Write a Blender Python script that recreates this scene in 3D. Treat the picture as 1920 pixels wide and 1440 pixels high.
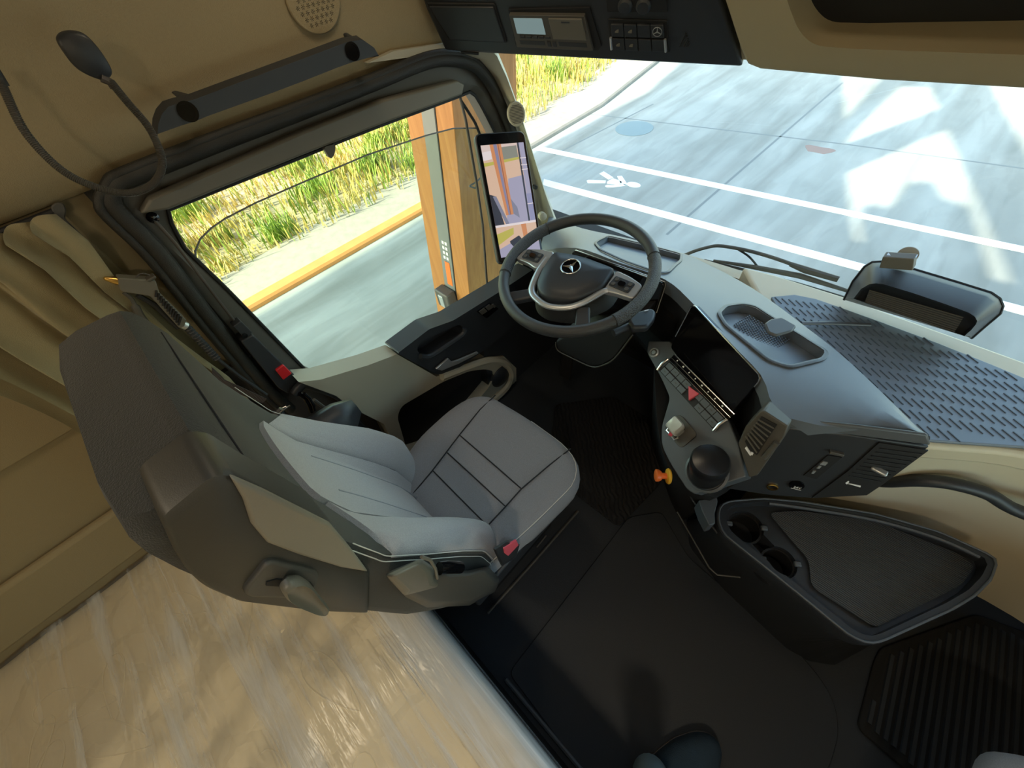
import bpy, bmesh, math, random
from mathutils import Vector, Matrix
for o in list(bpy.data.objects): bpy.data.objects.remove(o)
S = bpy.context.scene
COL = S.collection
PI = math.pi
V = Vector
random.seed(7)

# ---------------------------------------------------------------- camera, world, light, exposure
cd = bpy.data.cameras.new('camera'); cam = bpy.data.objects.new('camera', cd); COL.objects.link(cam)
cd.sensor_fit = 'HORIZONTAL'; cd.sensor_width = 36.0; cd.lens = 13.904; cd.clip_start = 0.02; cd.clip_end = 400
RIGHT = V((0.71963, 0.68562, -0.10986)); DOWN = V((0.49322, -0.61609, -0.61413)); FWD = V((-0.48874, 0.38776, -0.78152))
cam.matrix_world = Matrix(((RIGHT.x, -DOWN.x, -FWD.x, 0), (RIGHT.y, -DOWN.y, -FWD.y, 0), (RIGHT.z, -DOWN.z, -FWD.z, 1.75), (0, 0, 0, 1)))
S.camera = cam
S.view_settings.view_transform = 'Standard'; S.view_settings.look = 'None'
S.view_settings.gamma = 1.0; S.view_settings.use_curve_mapping = False
S.view_settings.exposure = 0.0

SUN = V((0.15, 0.78, -0.60)).normalized()          # direction the sunlight travels
W = bpy.data.worlds.new('sky'); S.world = W; W.use_nodes = True
wn = W.node_tree.nodes; wl = W.node_tree.links
sky = wn.new('ShaderNodeTexSky'); sky.sky_type = 'NISHITA'; sky.sun_disc = False
sky.sun_elevation = math.asin(-SUN.z); sky.sun_rotation = math.atan2(-SUN.x, -SUN.y)
sky.air_density = 1.0; sky.dust_density = 2.0
wn['Background'].inputs['Strength'].default_value = 0.90
tint = wn.new('ShaderNodeMix'); tint.data_type = 'RGBA'; tint.blend_type = 'MULTIPLY'; tint.inputs['Factor'].default_value = 1.0
tint.inputs['B'].default_value = (1.0, 1.03, 0.84, 1)
wl.new(sky.outputs[0], tint.inputs['A']); wl.new(tint.outputs['Result'], wn['Background'].inputs['Color'])
sd = bpy.data.lights.new('sun', 'SUN'); sun = bpy.data.objects.new('sun', sd); COL.objects.link(sun)
sd.energy = 11.0; sd.color = (1.0, 0.90, 0.70); sd.angle = math.radians(0.9)
sun.rotation_euler = SUN.to_track_quat('-Z', 'Y').to_euler(); sun.location = (-3, -12, 12)

# ---------------------------------------------------------------- materials
def mat(name, col, rough=0.6, metal=0.0, spec=0.5, bump=None, vary=0.0, vscale=8.0, alpha=1.0, sheen=0.0, coat=0.0):
    m = bpy.data.materials.new(name); m.use_nodes = True
    nt = m.node_tree; b = nt.nodes['Principled BSDF']
    b.inputs['Base Color'].default_value = (*col, 1); b.inputs['Roughness'].default_value = rough
    b.inputs['Metallic'].default_value = metal; b.inputs['Specular IOR Level'].default_value = spec
    b.inputs['Sheen Weight'].default_value = sheen; b.inputs['Coat Weight'].default_value = coat
    tc = nt.nodes.new('ShaderNodeTexCoord')
    if vary > 0:
        n = nt.nodes.new('ShaderNodeTexNoise'); n.inputs['Scale'].default_value = vscale; n.inputs['Detail'].default_value = 4
        nt.links.new(tc.outputs['Object'], n.inputs['Vector'])
        mx = nt.nodes.new('ShaderNodeMix'); mx.data_type = 'RGBA'
        mx.inputs['A'].default_value = (*[c * (1 - vary) for c in col], 1)
        mx.inputs['B'].default_value = (*[min(1, c * (1 + vary)) for c in col], 1)
        nt.links.new(n.outputs['Fac'], mx.inputs['Factor']); nt.links.new(mx.outputs['Result'], b.inputs['Base Color'])
    if bump:
        kind, scale, strength = bump[:3]
        if kind == 'noise':
            t = nt.nodes.new('ShaderNodeTexNoise'); t.inputs['Scale'].default_value = scale; t.inputs['Detail'].default_value = 3; out = t.outputs['Fac']
        elif kind == 'voronoi':
            t = nt.nodes.new('ShaderNodeTexVoronoi'); t.inputs['Scale'].default_value = scale; out = t.outputs['Distance']
        else:
            t = nt.nodes.new('ShaderNodeTexWave'); t.inputs['Scale'].default_value = scale; t.wave_type = 'BANDS'
            t.bands_direction = kind; t.inputs['Distortion'].default_value = bump[3] if len(bump) > 3 else 0; out = t.outputs['Fac']
        nt.links.new(tc.outputs['Object'], t.inputs['Vector'])
        bp = nt.nodes.new('ShaderNodeBump'); bp.inputs['Strength'].default_value = strength; bp.inputs['Distance'].default_value = 0.004
        nt.links.new(out, bp.inputs['Height']); nt.links.new(bp.outputs[0], b.inputs['Normal'])
    return m
def emit(name, col, k=1.0):
    m = bpy.data.materials.new(name); m.use_nodes = True; nt = m.node_tree
    b = nt.nodes['Principled BSDF']; b.inputs['Base Color'].default_value = (0.01, 0.01, 0.01, 1); b.inputs['Roughness'].default_value = 0.35
    b.inputs['Emission Color'].default_value = (*col, 1); b.inputs['Emission Strength'].default_value = k
    return m
def glass(name, tint, ior=1.45, scale=1.0):
    m = bpy.data.materials.new(name); m.use_nodes = True; nt = m.node_tree; nt.nodes.remove(nt.nodes['Principled BSDF'])
    tr = nt.nodes.new('ShaderNodeBsdfTransparent'); tr.inputs[0].default_value = (*tint, 1)
    gl = nt.nodes.new('ShaderNodeBsdfGlossy'); gl.inputs['Roughness'].default_value = 0.0
    fr = nt.nodes.new('ShaderNodeFresnel'); fr.inputs[0].default_value = ior
    ml = nt.nodes.new('ShaderNodeMath'); ml.operation = 'MULTIPLY'; ml.inputs[1].default_value = scale
    mx = nt.nodes.new('ShaderNodeMixShader'); L = nt.links
    ge = nt.nodes.new('ShaderNodeNewGeometry'); inv = nt.nodes.new('ShaderNodeMath'); inv.operation = 'SUBTRACT'; inv.inputs[0].default_value = scale
    L.new(ge.outputs['Backfacing'], inv.inputs[1]); L.new(inv.outputs[0], ml.inputs[1]); ml.use_clamp = True   # only the near face of a pane mirrors
    L.new(fr.outputs[0], ml.inputs[0]); L.new(ml.outputs[0], mx.inputs[0]); L.new(tr.outputs[0], mx.inputs[1]); L.new(gl.outputs[0], mx.inputs[2])
    L.new(mx.outputs[0], nt.nodes['Material Output'].inputs[0])
    return m
M = {
 'beige': mat('beige_trim', (0.40, 0.335, 0.205), 0.62, bump=('noise', 900, 0.10)),
 'wall_trim': mat('olive_wall_trim', (0.27, 0.215, 0.12), 0.85, bump=('noise', 500, 0.2)),
 'shell': mat('dark_shell_plastic', (0.048, 0.045, 0.037), 0.45, bump=('noise', 900, 0.08)),
 'beige_felt': mat('beige_felt', (0.36, 0.285, 0.165), 0.95, bump=('noise', 500, 0.25), vary=0.06, vscale=200),
 'beige_dark': mat('beige_pillar', (0.42, 0.39, 0.30), 0.55, bump=('noise', 900, 0.08)),
 'beige_light': mat('pale_beige_trim', (0.62, 0.56, 0.41), 0.5, bump=('noise', 900, 0.08)),
 'liner': mat('dark_table_liner', (0.030, 0.036, 0.042), 0.5, bump=('Y', 60, 0.5, 2.0)),
 'soft_black': mat('soft_black_plastic', (0.027, 0.030, 0.035), 0.42, bump=('noise', 1200, 0.10)),
 'dash_top': mat('dash_soft_touch', (0.135, 0.158, 0.185), 0.38, spec=0.7, bump=('noise', 1400, 0.10)),
 'grey_panel': mat('grey_panel_plastic', (0.085, 0.095, 0.105), 0.40, spec=0.6, bump=('noise', 1400, 0.06)),
 'black': mat('matt_black', (0.010, 0.010, 0.011), 0.65),
 'gloss_black': mat('gloss_black', (0.004, 0.004, 0.005), 0.08),
 'rubber': mat('black_rubber', (0.013, 0.013, 0.014), 0.75, bump=('noise', 60, 0.12)),
 'seal': mat('door_seal_rubber', (0.022, 0.021, 0.018), 0.5, bump=('noise', 500, 0.35)),
 'floor': mat('floor_vinyl', (0.018, 0.0225, 0.029), 0.62, bump=('noise', 450, 0.20)),
 'carpet': mat('black_carpet', (0.006, 0.006, 0.0065), 0.95, bump=('noise', 380, 0.8)),
 'mat_ribbed': mat('ribbed_mat', (0.007, 0.007, 0.007), 0.85, bump=('X', 9, 0.9, 0.5)),
 'mat_wavy': mat('wavy_mat', (0.010, 0.010, 0.011), 0.7, bump=('DIAGONAL', 22, 0.9, 6.0)),
 'shelf_mat': mat('blue_grey_rubber_mat', (0.165, 0.205, 0.255), 0.42, spec=0.6, bump=('noise', 800, 0.08)),
 'mat_rib': mat('rubber_mat_rib', (0.105, 0.135, 0.175), 0.5),
 'seat_light': mat('grey_heather_fabric', (0.365, 0.345, 0.35), 0.95, bump=('noise', 700, 0.5), vary=0.28, vscale=420, sheen=0.2),
 'seat_mid': mat('grey_seat_fabric', (0.265, 0.268, 0.285), 0.95, bump=('noise', 700, 0.5), vary=0.25, vscale=420, sheen=0.2),
 'seat_dark': mat('charcoal_seat_fabric', (0.031, 0.030, 0.023), 0.9, bump=('noise', 600, 0.5), vary=0.15, vscale=400, sheen=0.15),
 'seat_leather': mat('grey_side_leather', (0.23, 0.21, 0.165), 0.55, bump=('noise', 400, 0.1)),
 'thread': mat('pale_thread', (0.62, 0.60, 0.55), 0.8),
 'seam': mat('dark_seam', (0.02, 0.02, 0.022), 0.9),
 'lever': mat('grey_lever_plastic', (0.14, 0.13, 0.105), 0.42),
 'housing': mat('grey_housing_plastic', (0.075, 0.070, 0.060), 0.5, bump=('noise', 900, 0.08)),
 'chrome': mat('satin_chrome', (0.72, 0.72, 0.72), 0.22, metal=1.0),
 'silver': mat('silver_paint', (0.55, 0.57, 0.58), 0.35, metal=0.7),
 'pearl': mat('pearl_grey', (0.60, 0.62, 0.58), 0.3, metal=0.2),
 'leather': mat('steering_leather', (0.030, 0.032, 0.034), 0.42, spec=0.6, bump=('voronoi', 700, 0.25)),
 'leather_perf': mat('perforated_leather', (0.045, 0.047, 0.050), 0.45, spec=0.6, bump=('voronoi', 420, 0.7)),
 'red': mat('red_button', (0.62, 0.02, 0.025), 0.35),
 'pink_red': mat('red_hazard', (0.72, 0.10, 0.14), 0.4),
 'orange': mat('orange_knob', (0.85, 0.17, 0.03), 0.4),
 'yellow': mat('yellow_ring', (0.80, 0.42, 0.03), 0.45),
 'brass': mat('brass', (0.78, 0.50, 0.15), 0.25, metal=1.0),
 'white_print': mat('white_print', (0.80, 0.80, 0.80), 0.6),
 'curtain': mat('olive_beige_curtain', (0.30, 0.255, 0.145), 0.9, bump=('noise', 600, 0.25), sheen=0.2),
 'belt': mat('belt_webbing', (0.045, 0.040, 0.042), 0.8, bump=('Y', 60, 0.3)),
 'wood': None, 'steel': mat('brushed_plate', (0.21, 0.22, 0.225), 0.5, metal=0.35, vary=0.15, vscale=3),
 'dark_steel': mat('dark_steel', (0.10, 0.09, 0.085), 0.5, metal=0.4),
 'shoe': mat('navy_suede', (0.018, 0.040, 0.065), 0.95, bump=('noise', 300, 0.4), vary=0.2, vscale=30),
 'sole': mat('shoe_welt', (0.10, 0.09, 0.09), 0.7),
 'denim': mat('pale_denim', (0.24, 0.36, 0.42), 0.9, bump=('noise', 400, 0.3)),
 'glass': glass('clear_glass', (0.97, 0.985, 0.98)),
 'glass_tint': glass('green_glass', (0.86, 0.93, 0.88)),
 'white_paint': mat('road_paint', (0.86, 0.90, 0.90), 0.7, vary=0.05, vscale=6),
 'curb_paint': mat('curb_orange', (0.60, 0.27, 0.08), 0.8, vary=0.2, vscale=5),
 'concrete_light': mat('concrete_kerb', (0.30, 0.28, 0.25), 0.9, vary=0.15, vscale=6),
 'iron': mat('cast_iron', (0.20, 0.27, 0.30), 0.6),
 'joint': mat('joint_filler', (0.20, 0.23, 0.24), 0.9),
 'tar': mat('oil_spot', (0.30, 0.22, 0.20), 0.9),
}
def wood_mat():
    m = mat('orange_timber', (0.72, 0.36, 0.12), 0.6); nt = m.node_tree; b = nt.nodes['Principled BSDF']
    tc = nt.nodes.new('ShaderNodeTexCoord'); mp = nt.nodes.new('ShaderNodeMapping'); mp.inputs['Scale'].default_value = (14, 14, 0.8)
    n = nt.nodes.new('ShaderNodeTexNoise'); n.inputs['Scale'].default_value = 1.5; n.inputs['Detail'].default_value = 5; n.inputs['Distortion'].default_value = 0.6
    cr = nt.nodes.new('ShaderNodeValToRGB'); cr.color_ramp.elements[0].position = 0.3; cr.color_ramp.elements[1].position = 0.72
    cr.color_ramp.elements[0].color = (0.32, 0.125, 0.032, 1); cr.color_ramp.elements[1].color = (0.43, 0.19, 0.055, 1)
    L = nt.links; L.new(tc.outputs['Object'], mp.inputs[0]); L.new(mp.outputs[0], n.inputs['Vector']); L.new(n.outputs['Fac'], cr.inputs[0]); L.new(cr.outputs[0], b.inputs['Base Color'])
    return m
M['wood'] = wood_mat()

# ---------------------------------------------------------------- mesh building
class MB:
    def __init__(s): s.v = []; s.f = []
    def add(s, vs, fs):
        n = len(s.v); s.v += [V(p) for p in vs]; s.f += [tuple(i + n for i in f) for f in fs]; return s
    def box(s, c, d, M3=None):
        c = V(c); vs = []
        for k in range(8):
            p = V(((k & 1) - 0.5, ((k >> 1) & 1) - 0.5, ((k >> 2) & 1) - 0.5)); p = V((p.x * d[0], p.y * d[1], p.z * d[2]))
            vs.append(c + (M3 @ p if M3 else p))
        return s.add(vs, [(0, 2, 3, 1), (4, 5, 7, 6), (0, 1, 5, 4), (2, 6, 7, 3), (0, 4, 6, 2), (1, 3, 7, 5)])
    def prism(s, poly, ext):
        n = len(poly); ext = V(ext); a = [V(p) for p in poly]; b = [p + ext for p in a]
        return s.add(a + b, [tuple(range(n)), tuple(range(2 * n - 1, n - 1, -1))] + [(i, (i + 1) % n, n + (i + 1) % n, n + i) for i in range(n)])
    def loft(s, rings, closed=True, cap=True, loop=False):
        n = len(rings[0]); vs = [V(p) for r in rings for p in r]; fs = []; m = len(rings)
        for j in range(m if loop else m - 1):
            for i in range(n if closed else n - 1):
                a = j * n + i; b = j * n + (i + 1) % n; c = ((j + 1) % m) * n + (i + 1) % n; d = ((j + 1) % m) * n + i
                fs.append((a, b, c, d))
        if cap and closed and not loop: fs += [tuple(range(n)), tuple(range((m - 1) * n + n - 1, (m - 1) * n - 1, -1))]
        return s.add(vs, fs)
    def sheet(s, rows, ext):                       # an open grid of points made solid by an offset vector
        ext = V(ext); n = len(rows[0]); m = len(rows); top = [V(p) for r in rows for p in r]; N = n * m
        fs = []
        for j in range(m - 1):
            for i in range(n - 1):
                a = j * n + i; fs.append((a, a + 1, a + n + 1, a + n)); fs.append((N + a, N + a + n, N + a + n + 1, N + a + 1))
        bd = [i for i in range(n)] + [j * n + n - 1 for j in range(1, m)] + [(m - 1) * n + i for i in range(n - 2, -1, -1)] + [j * n for j in range(m - 2, 0, -1)]
        for k in range(len(bd)):
            a = bd[k]; b = bd[(k + 1) % len(bd)]; fs.append((a, N + a, N + b, b))
        return s.add(top + [p + ext for p in top], fs)
    def tube(s, path, r, seg=10, loop=False, flat=1.0, up=None):
        P = [V(p) for p in path]; n = len(P); rr = r if isinstance(r, (list, tuple)) else [r] * n; rings = []; prev = None
        for i in range(n):
            if loop: t = P[(i + 1) % n] - P[i - 1]
            else: t = P[min(i + 1, n - 1)] - P[max(i - 1, 0)]
            t.normalize()
            if prev is None:
                a = V(up) if up else (V((0, 0, 1)) if abs(t.z) < 0.9 else V((1, 0, 0)))
            else: a = prev
            a = (a - t * a.dot(t)); a.normalize(); prev = a; b = t.cross(a)
            rings.append([P[i] + (a * math.cos(2 * PI * k / seg) * flat + b * math.sin(2 * PI * k / seg)) * rr[i] for k in range(seg)])
        return s.loft(rings, True, True, loop)
    def lathe(s, prof, o, axis=(0, 0, 1), seg=24, ref=None, a0=0.0, a1=None):
        o = V(o); ax = V(axis).normalized(); u = V(ref) if ref else (V((1, 0, 0)) if abs(ax.x) < 0.9 else V((0, 1, 0)))
        u = (u - ax * u.dot(ax)).normalized(); w = ax.cross(u)
        return s.loft([[o + ax * h + (u * math.cos(2 * PI * k / seg) + w * math.sin(2 * PI * k / seg)) * max(r, 1e-4) for k in range(seg)] for r, h in prof])
    def build(s, name, m, parent=None, bevel=0.0, seg=2, sub=0, angle=38, flat=False):
        me = bpy.data.meshes.new(name)
        xs = [p.x for p in s.v]; ys = [p.y for p in s.v]; zs = [p.z for p in s.v]
        c = V(((min(xs) + max(xs)) / 2, (min(ys) + max(ys)) / 2, (min(zs) + max(zs)) / 2))
        me.from_pydata([tuple(p - c) for p in s.v], [], s.f)
        bm = bmesh.new(); bm.from_mesh(me); bmesh.ops.recalc_face_normals(bm, faces=bm.faces); bm.to_mesh(me); bm.free()
        if not flat:
            me.polygons.foreach_set('use_smooth', [True] * len(me.polygons)); me.set_sharp_from_angle(angle=math.radians(angle))
        me.materials.append(M[m] if isinstance(m, str) else m)
        o = bpy.data.objects.new(name, me); COL.objects.link(o); o.location = c
        if parent:
            base = V((0, 0, 0)); q = parent
            while q: base += q.location; q = q.parent
            o.parent = parent; o.location = c - base
        if bevel > 0:
            b = o.modifiers.new('bevel', 'BEVEL'); b.width = bevel; b.segments = seg; b.limit_method = 'ANGLE'; b.angle_limit = math.radians(30); b.harden_normals = False
        if sub > 0:
            q = o.modifiers.new('sub', 'SUBSURF'); q.levels = sub; q.render_levels = sub
        return o
def cut(o, cutter):
    """carve a recess out of a solid part"""
    c = cutter.build('cutter', 'black'); bpy.context.view_layer.update()
    b = o.modifiers.new('cut', 'BOOLEAN'); b.operation = 'DIFFERENCE'; b.solver = 'EXACT'; b.object = c
    bpy.context.view_layer.update(); dg = bpy.context.evaluated_depsgraph_get()
    me = bpy.data.meshes.new_from_object(o.evaluated_get(dg)); o.modifiers.clear(); o.data = me
    bpy.data.objects.remove(c)
    me.polygons.foreach_set('use_smooth', [True] * len(me.polygons)); me.set_sharp_from_angle(angle=math.radians(38))
    return o
def rnd(poly, r, n=5):
    """round the corners of a polygon of 3D (or 2D) points"""
    P = [V(p).to_3d() if len(p) == 3 else V((p[0], p[1], 0)) for p in poly]; two = len(poly[0]) == 2; out = []; N = len(P)
    for i in range(N):
        rr_ = r[i] if isinstance(r, (list, tuple)) else r
        a = P[i - 1] - P[i]; b = P[(i + 1) % N] - P[i]
        if rr_ <= 0: out.append(P[i]); continue
        d = min(rr_, a.length * 0.48, b.length * 0.48); p0 = P[i] + a.normalized() * d; p1 = P[i] + b.normalized() * d
        for k in range(n + 1):
            t = k / n; out.append(p0 * (1 - t) ** 2 + P[i] * 2 * t * (1 - t) + p1 * t * t)
    return [(p.x, p.y) for p in out] if two else out
def smooth(path, k=6, loop=False):
    """Catmull-Rom curve through the points"""
    P = [V(p) for p in path]; out = []; n = len(P); rng = range(n) if loop else range(n - 1)
    for i in rng:
        p0 = P[i - 1] if (loop or i > 0) else P[0]; p1 = P[i]; p2 = P[(i + 1) % n]; p3 = P[(i + 2) % n] if (loop or i + 2 < n) else P[n - 1]
        for j in range(k):
            t = j / k; out.append(0.5 * ((2 * p1) + (p2 - p0) * t + (2 * p0 - 5 * p1 + 4 * p2 - p3) * t * t + (3 * p1 - p0 - 3 * p2 + p3) * t ** 3))
    if not loop: out.append(P[-1])
    return out
def resample(poly, n):
    P = [V(p) for p in poly]; L = [0]
    for i in range(len(P)): L.append(L[-1] + (P[(i + 1) % len(P)] - P[i]).length)
    out = []
    for k in range(n):
        d = L[-1] * k / n; i = 0
        while L[i + 1] < d: i += 1
        t = (d - L[i]) / max(1e-9, L[i + 1] - L[i]); out.append(P[i].lerp(P[(i + 1) % len(P)], t))
    return out
class Fr:
    """a local frame: origin, two in-plane axes and the outward normal"""
    def __init__(s, o, u, v): s.o = V(o); s.u = V(u).normalized(); v = V(v); s.v = (v - s.u * v.dot(s.u)).normalized(); s.n = s.u.cross(s.v)
    def p(s, a, b, c=0.0): return s.o + s.u * a + s.v * b + s.n * c
    def poly(s, pts, c=0.0): return [s.p(a, b, c) for a, b in pts]
    def plate(s, mb, pts, c0, c1): return mb.prism(s.poly(pts, c0), s.n * (c1 - c0))
    def rect(s, mb, a0, b0, a1, b1, c0, c1, r=0.0):
        q = [(a0, b0), (a1, b0), (a1, b1), (a0, b1)]
        return s.plate(mb, rnd(q, r) if r > 0 else q, c0, c1)
    def ring(s, mb, outer, inner, c0, c1, n=64):
        a = resample(s.poly(outer, c0), n); b = resample(s.poly(inner, c0), n); e = s.n * (c1 - c0)
        return mb.loft([a, b, [p + e for p in b], [p + e for p in a]], True, False, True)
def circ(a, b, r, n=24, r2=None, ph=0.0): return [(a + r * math.cos(2 * PI * k / n + ph), b + (r2 or r) * math.sin(2 * PI * k / n + ph)) for k in range(n)]

def tag(o, label=None, cat=None, group=None, kind=None):
    if label: o['label'] = label
    if cat: o['category'] = cat
    if group: o['group'] = group
    if kind: o['kind'] = kind
    return o
def thing(name, loc, label, cat, group=None, kind=None):
    o = bpy.data.objects.new(name, None); COL.objects.link(o); o.location = loc; o.empty_display_size = 0.05
    return tag(o, label, cat, group, kind)
def text_part(name, body, fr, a, b, size, m, parent, lift=0.001):
    cu = bpy.data.curves.new(name, 'FONT'); cu.body = body; cu.size = size; cu.extrude = 0.0004; cu.align_x = 'CENTER'; cu.align_y = 'CENTER'
    t = bpy.data.objects.new(name, cu); COL.objects.link(t); bpy.context.view_layer.update()
    me = bpy.data.meshes.new_from_object(t.evaluated_get(bpy.context.evaluated_depsgraph_get())); bpy.data.objects.remove(t)
    mb = MB(); mb.add([fr.p(a + v.co.x, b + v.co.y, lift + v.co.z) for v in me.vertices], [tuple(p.vertices) for p in me.polygons]); bpy.data.meshes.remove(me)
    return mb.build(name, m, parent, flat=True)

# ================================================================ the cab shell
GZ = -1.5                                            # height of the yard below the cab floor
def struct(mb, name, m, **k): return tag(mb.build(name, m, **k), kind='structure')

struct(MB().box((-0.05, -0.02, -0.03), (2.5, 3.08, 0.06)), 'floor', 'floor')
struct(MB().prism([(-1.22, -1.55, 0), (-1.22, -0.045, 0), (-1.22, -0.045, 0.74), (-1.22, -0.062, 0.84), (-1.22, -0.045, 1.107), (-1.22, -0.027, 1.31),
                   (-1.22, -0.036, 1.43), (-1.22, -0.015, 1.46), (-1.22, -0.015, 1.62), (-1.22, -1.55, 1.62)], (-0.06, 0, 0)), 'wall_left', 'wall_trim')
struct(MB().prism([(-1.221, -1.52, 1.03), (-1.221, -0.10, 1.03), (-1.221, -0.10, 1.455), (-1.221, -1.52, 1.455)], (0.012, 0, 0)), 'trim_9', 'wall_trim', bevel=0.006)
# padded upper side panel, leaning in towards the roof
up = MB(); rows = []
for y in (-1.55, -0.4, 0.0, 0.5, 0.85, 0.93):
    k = 0.0; f = (y - 0.5) / 0.5 if y > 0.5 else 0
    rows.append([(-1.205 + k, y, 1.458), (-1.190 + k, y, 1.470), (-1.165 + k, y - 0.05 * f, 1.56), (-1.125 + k, y - 0.13 * f, 1.75), (-1.03 + k, y - 0.2 * f, 1.98), (-0.90 + k, y - 0.2 * f, 2.12)])
up.sheet(rows, (-0.10, 0, 0.0)); struct(up, 'trim_1', 'beige_felt')
struct(MB().box((-0.05, -1.55, 1.05), (2.5, 0.06, 2.2)), 'wall_rear', 'beige')
# ceiling with an opening roof hatch
ce = MB(); hx0, hx1, hy0, hy1 = -0.42, 0.36, -0.30, 0.42
for c, d in (((-0.865, -0.18, 2.15), (0.89, 2.78, 0.06)), ((0.775, -0.18, 2.15), (0.83, 2.78, 0.06)), ((-0.03, -0.935, 2.15), (0.78, 1.27, 0.06)), ((-0.03, 0.815, 2.15), (0.78, 0.79, 0.06))): ce.box(c, d)
struct(ce, 'ceiling', 'beige_felt')
struct(MB().box((-0.03, 0.06, 2.19), (0.82, 0.76, 0.012)), 'window_3', 'glass')
# right wall with the passenger window
rw = MB()
rw.box((1.19, -0.04, 0.36), (0.06, 2.98, 0.72)); rw.box((1.19, -0.04, 1.78), (0.06, 2.98, 0.72)); rw.box((1.19, -0.77, 1.07), (0.06, 1.52, 0.72)); rw.box((1.19, 1.22, 1.07), (0.06, 0.44, 0.72))
struct(rw, 'wall_right', 'beige')
struct(MB().box((1.19, 0.5, 1.07), (0.006, 1.02, 0.74)), 'window_4', 'glass')
# wall under the windscreen
struct(MB().box((-0.05, 1.47, 0.29), (2.5, 0.06, 0.78)), 'wall_front', 'black')

# windscreen
wb = [(-1.16, 1.22), (-0.85, 1.335), (-0.45, 1.395), (0.0, 1.415), (0.45, 1.40), (0.85, 1.345), (1.16, 1.24)]
wt = [(-1.13, 1.045), (-0.80, 1.15), (-0.40, 1.195), (0.0, 1.21), (0.45, 1.195), (0.85, 1.15), (1.13, 1.05)]
ws = MB(); rowb = smooth([(x, y, 0.70) for x, y in wb], 4); rowt = smooth([(x, y, 1.50) for x, y in wt], 4)
ws.sheet([rowb, [a.lerp(b, 0.5) + V((0, 0.012, 0)) for a, b in zip(rowb, rowt)], rowt], (0, 0.005, 0))
struct(ws, 'window_2', 'glass', angle=60)
# outer front panel and roof cap behind the header
struct(MB().sheet([[(x * 1.02, y - 0.02, 1.44) for x, y in wt], [(x * 1.02, y - 0.14, 2.14) for x, y in wt]], (0, 0.05, 0)), 'trim_2', 'beige_dark')
# slim frame of the windscreen base
ledge = MB(); a = smooth([(x * 1.0, y - 0.04, 0.765) for x, y in wb], 4); b = smooth([(x * 1.0, y + 0.01, 0.765) for x, y in wb], 4)
ledge.loft([a, b, [p - V((0, 0, 0.10)) for p in b], [p - V((0, 0, 0.10)) for p in a]], False, False, True); struct(ledge, 'trim_3', 'beige_light')

# A pillar between door and windscreen
pl = MB()
Lp = [(-1.170,0.921,1.463),(-1.170,1.008,1.424),(-1.170,1.070,1.364),(-1.170,1.113,1.285),(-1.170,1.153,1.190),(-1.170,1.195,1.062),(-1.170,1.236,0.893),(-1.170,1.255,0.732),(-1.170,1.270,0.516)]
Rp = [(-1.115,1.031,1.448),(-1.115,1.050,1.429),(-1.115,1.079,1.367),(-1.115,1.104,1.302),(-1.115,1.135,1.221),(-1.115,1.178,1.095),(-1.115,1.235,0.931),(-1.115,1.317,0.732),(-1.115,1.419,0.451)]
rows = []
for l, r in zip(Lp, Rp):
    l = V(l); r = V(r); m_ = l.lerp(r, 0.55) + V((0.022, -0.006, 0)); rows.append([l, l.lerp(r, 0.15) + V((0.015, 0, 0)), m_, l.lerp(r, 0.9) + V((0.012, 0, 0)), r, r + V((-0.03, 0.035, 0))])
pl.sheet(rows, (-0.07, 0.02, 0)); ap = struct(pl, 'trim_4', 'beige_dark', angle=60)
struct(MB().prism([(-1.160,0.643,1.505),(-1.160,0.913,1.466),(-1.160,1.093,1.418),(-1.160,1.039,1.449),(-1.160,0.929,1.483),(-1.160,0.730,1.510)], (-0.06, 0, 0)), 'trim_5', 'beige_dark')

# ================================================================ driver's door
door = thing('door_1', (-1.17, 0.5, 0.0), None, None, kind='structure')
outer = [(-1.185,-0.012,1.437),(-1.185,0.025,1.456),(-1.185,0.213,1.455),(-1.185,0.427,1.452),(-1.185,0.651,1.452),(-1.185,0.838,1.452),(-1.185,0.932,1.435),(-1.185,1.003,1.403),(-1.185,1.052,1.350),(-1.185,1.088,1.282),(-1.185,1.125,1.187),(-1.185,1.163,1.051),(-1.185,1.207,0.829),(-1.185,1.224,0.630),(-1.185,1.195,0.422),(-1.185,1.021,0.362),(-1.185,0.787,0.355),(-1.185,0.473,0.442),(-1.185,0.236,0.562),(-1.185,0.061,0.690),(-1.185,0.007,0.746),(-1.185,-0.008,0.849),(-1.185,-0.016,1.048),(-1.185,-0.012,1.180),(-1.185,-0.013,1.314),(-1.185,-0.024,1.386)]
inner = [(-1.195,0.056,1.378),(-1.195,0.066,1.378),(-1.195,0.212,1.374),(-1.195,0.382,1.368),(-1.195,0.511,1.365),(-1.195,0.653,1.360),(-1.195,0.810,1.352),(-1.195,0.941,1.346),(-1.195,0.997,1.345),(-1.195,1.024,1.298),(-1.195,1.069,1.204),(-1.195,1.114,1.067),(-1.195,1.155,0.875),(-1.195,1.175,0.710),(-1.195,1.141,0.567),(-1.195,0.987,0.552),(-1.195,0.683,0.572),(-1.195,0.423,0.601),(-1.195,0.276,0.634),(-1.195,0.153,0.682),(-1.195,0.092,0.736),(-1.195,0.070,0.801),(-1.195,0.056,1.001),(-1.195,0.044,1.164),(-1.195,0.030,1.294),(-1.195,0.044,1.355)]
o1 = resample([V(p) for p in outer], 120); i1 = resample([V(p) for p in inner], 120)
fr = MB(); mid = [a.lerp(b, 0.5) + V((0.012, 0, 0)) for a, b in zip(o1, i1)]
fr.loft([o1, mid, i1, [p - V((0.05, 0, 0)) for p in i1], [p - V((0.05, 0, 0)) for p in o1]], True, False, True); fr.build('window_frame', 'housing', door, angle=50)
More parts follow.
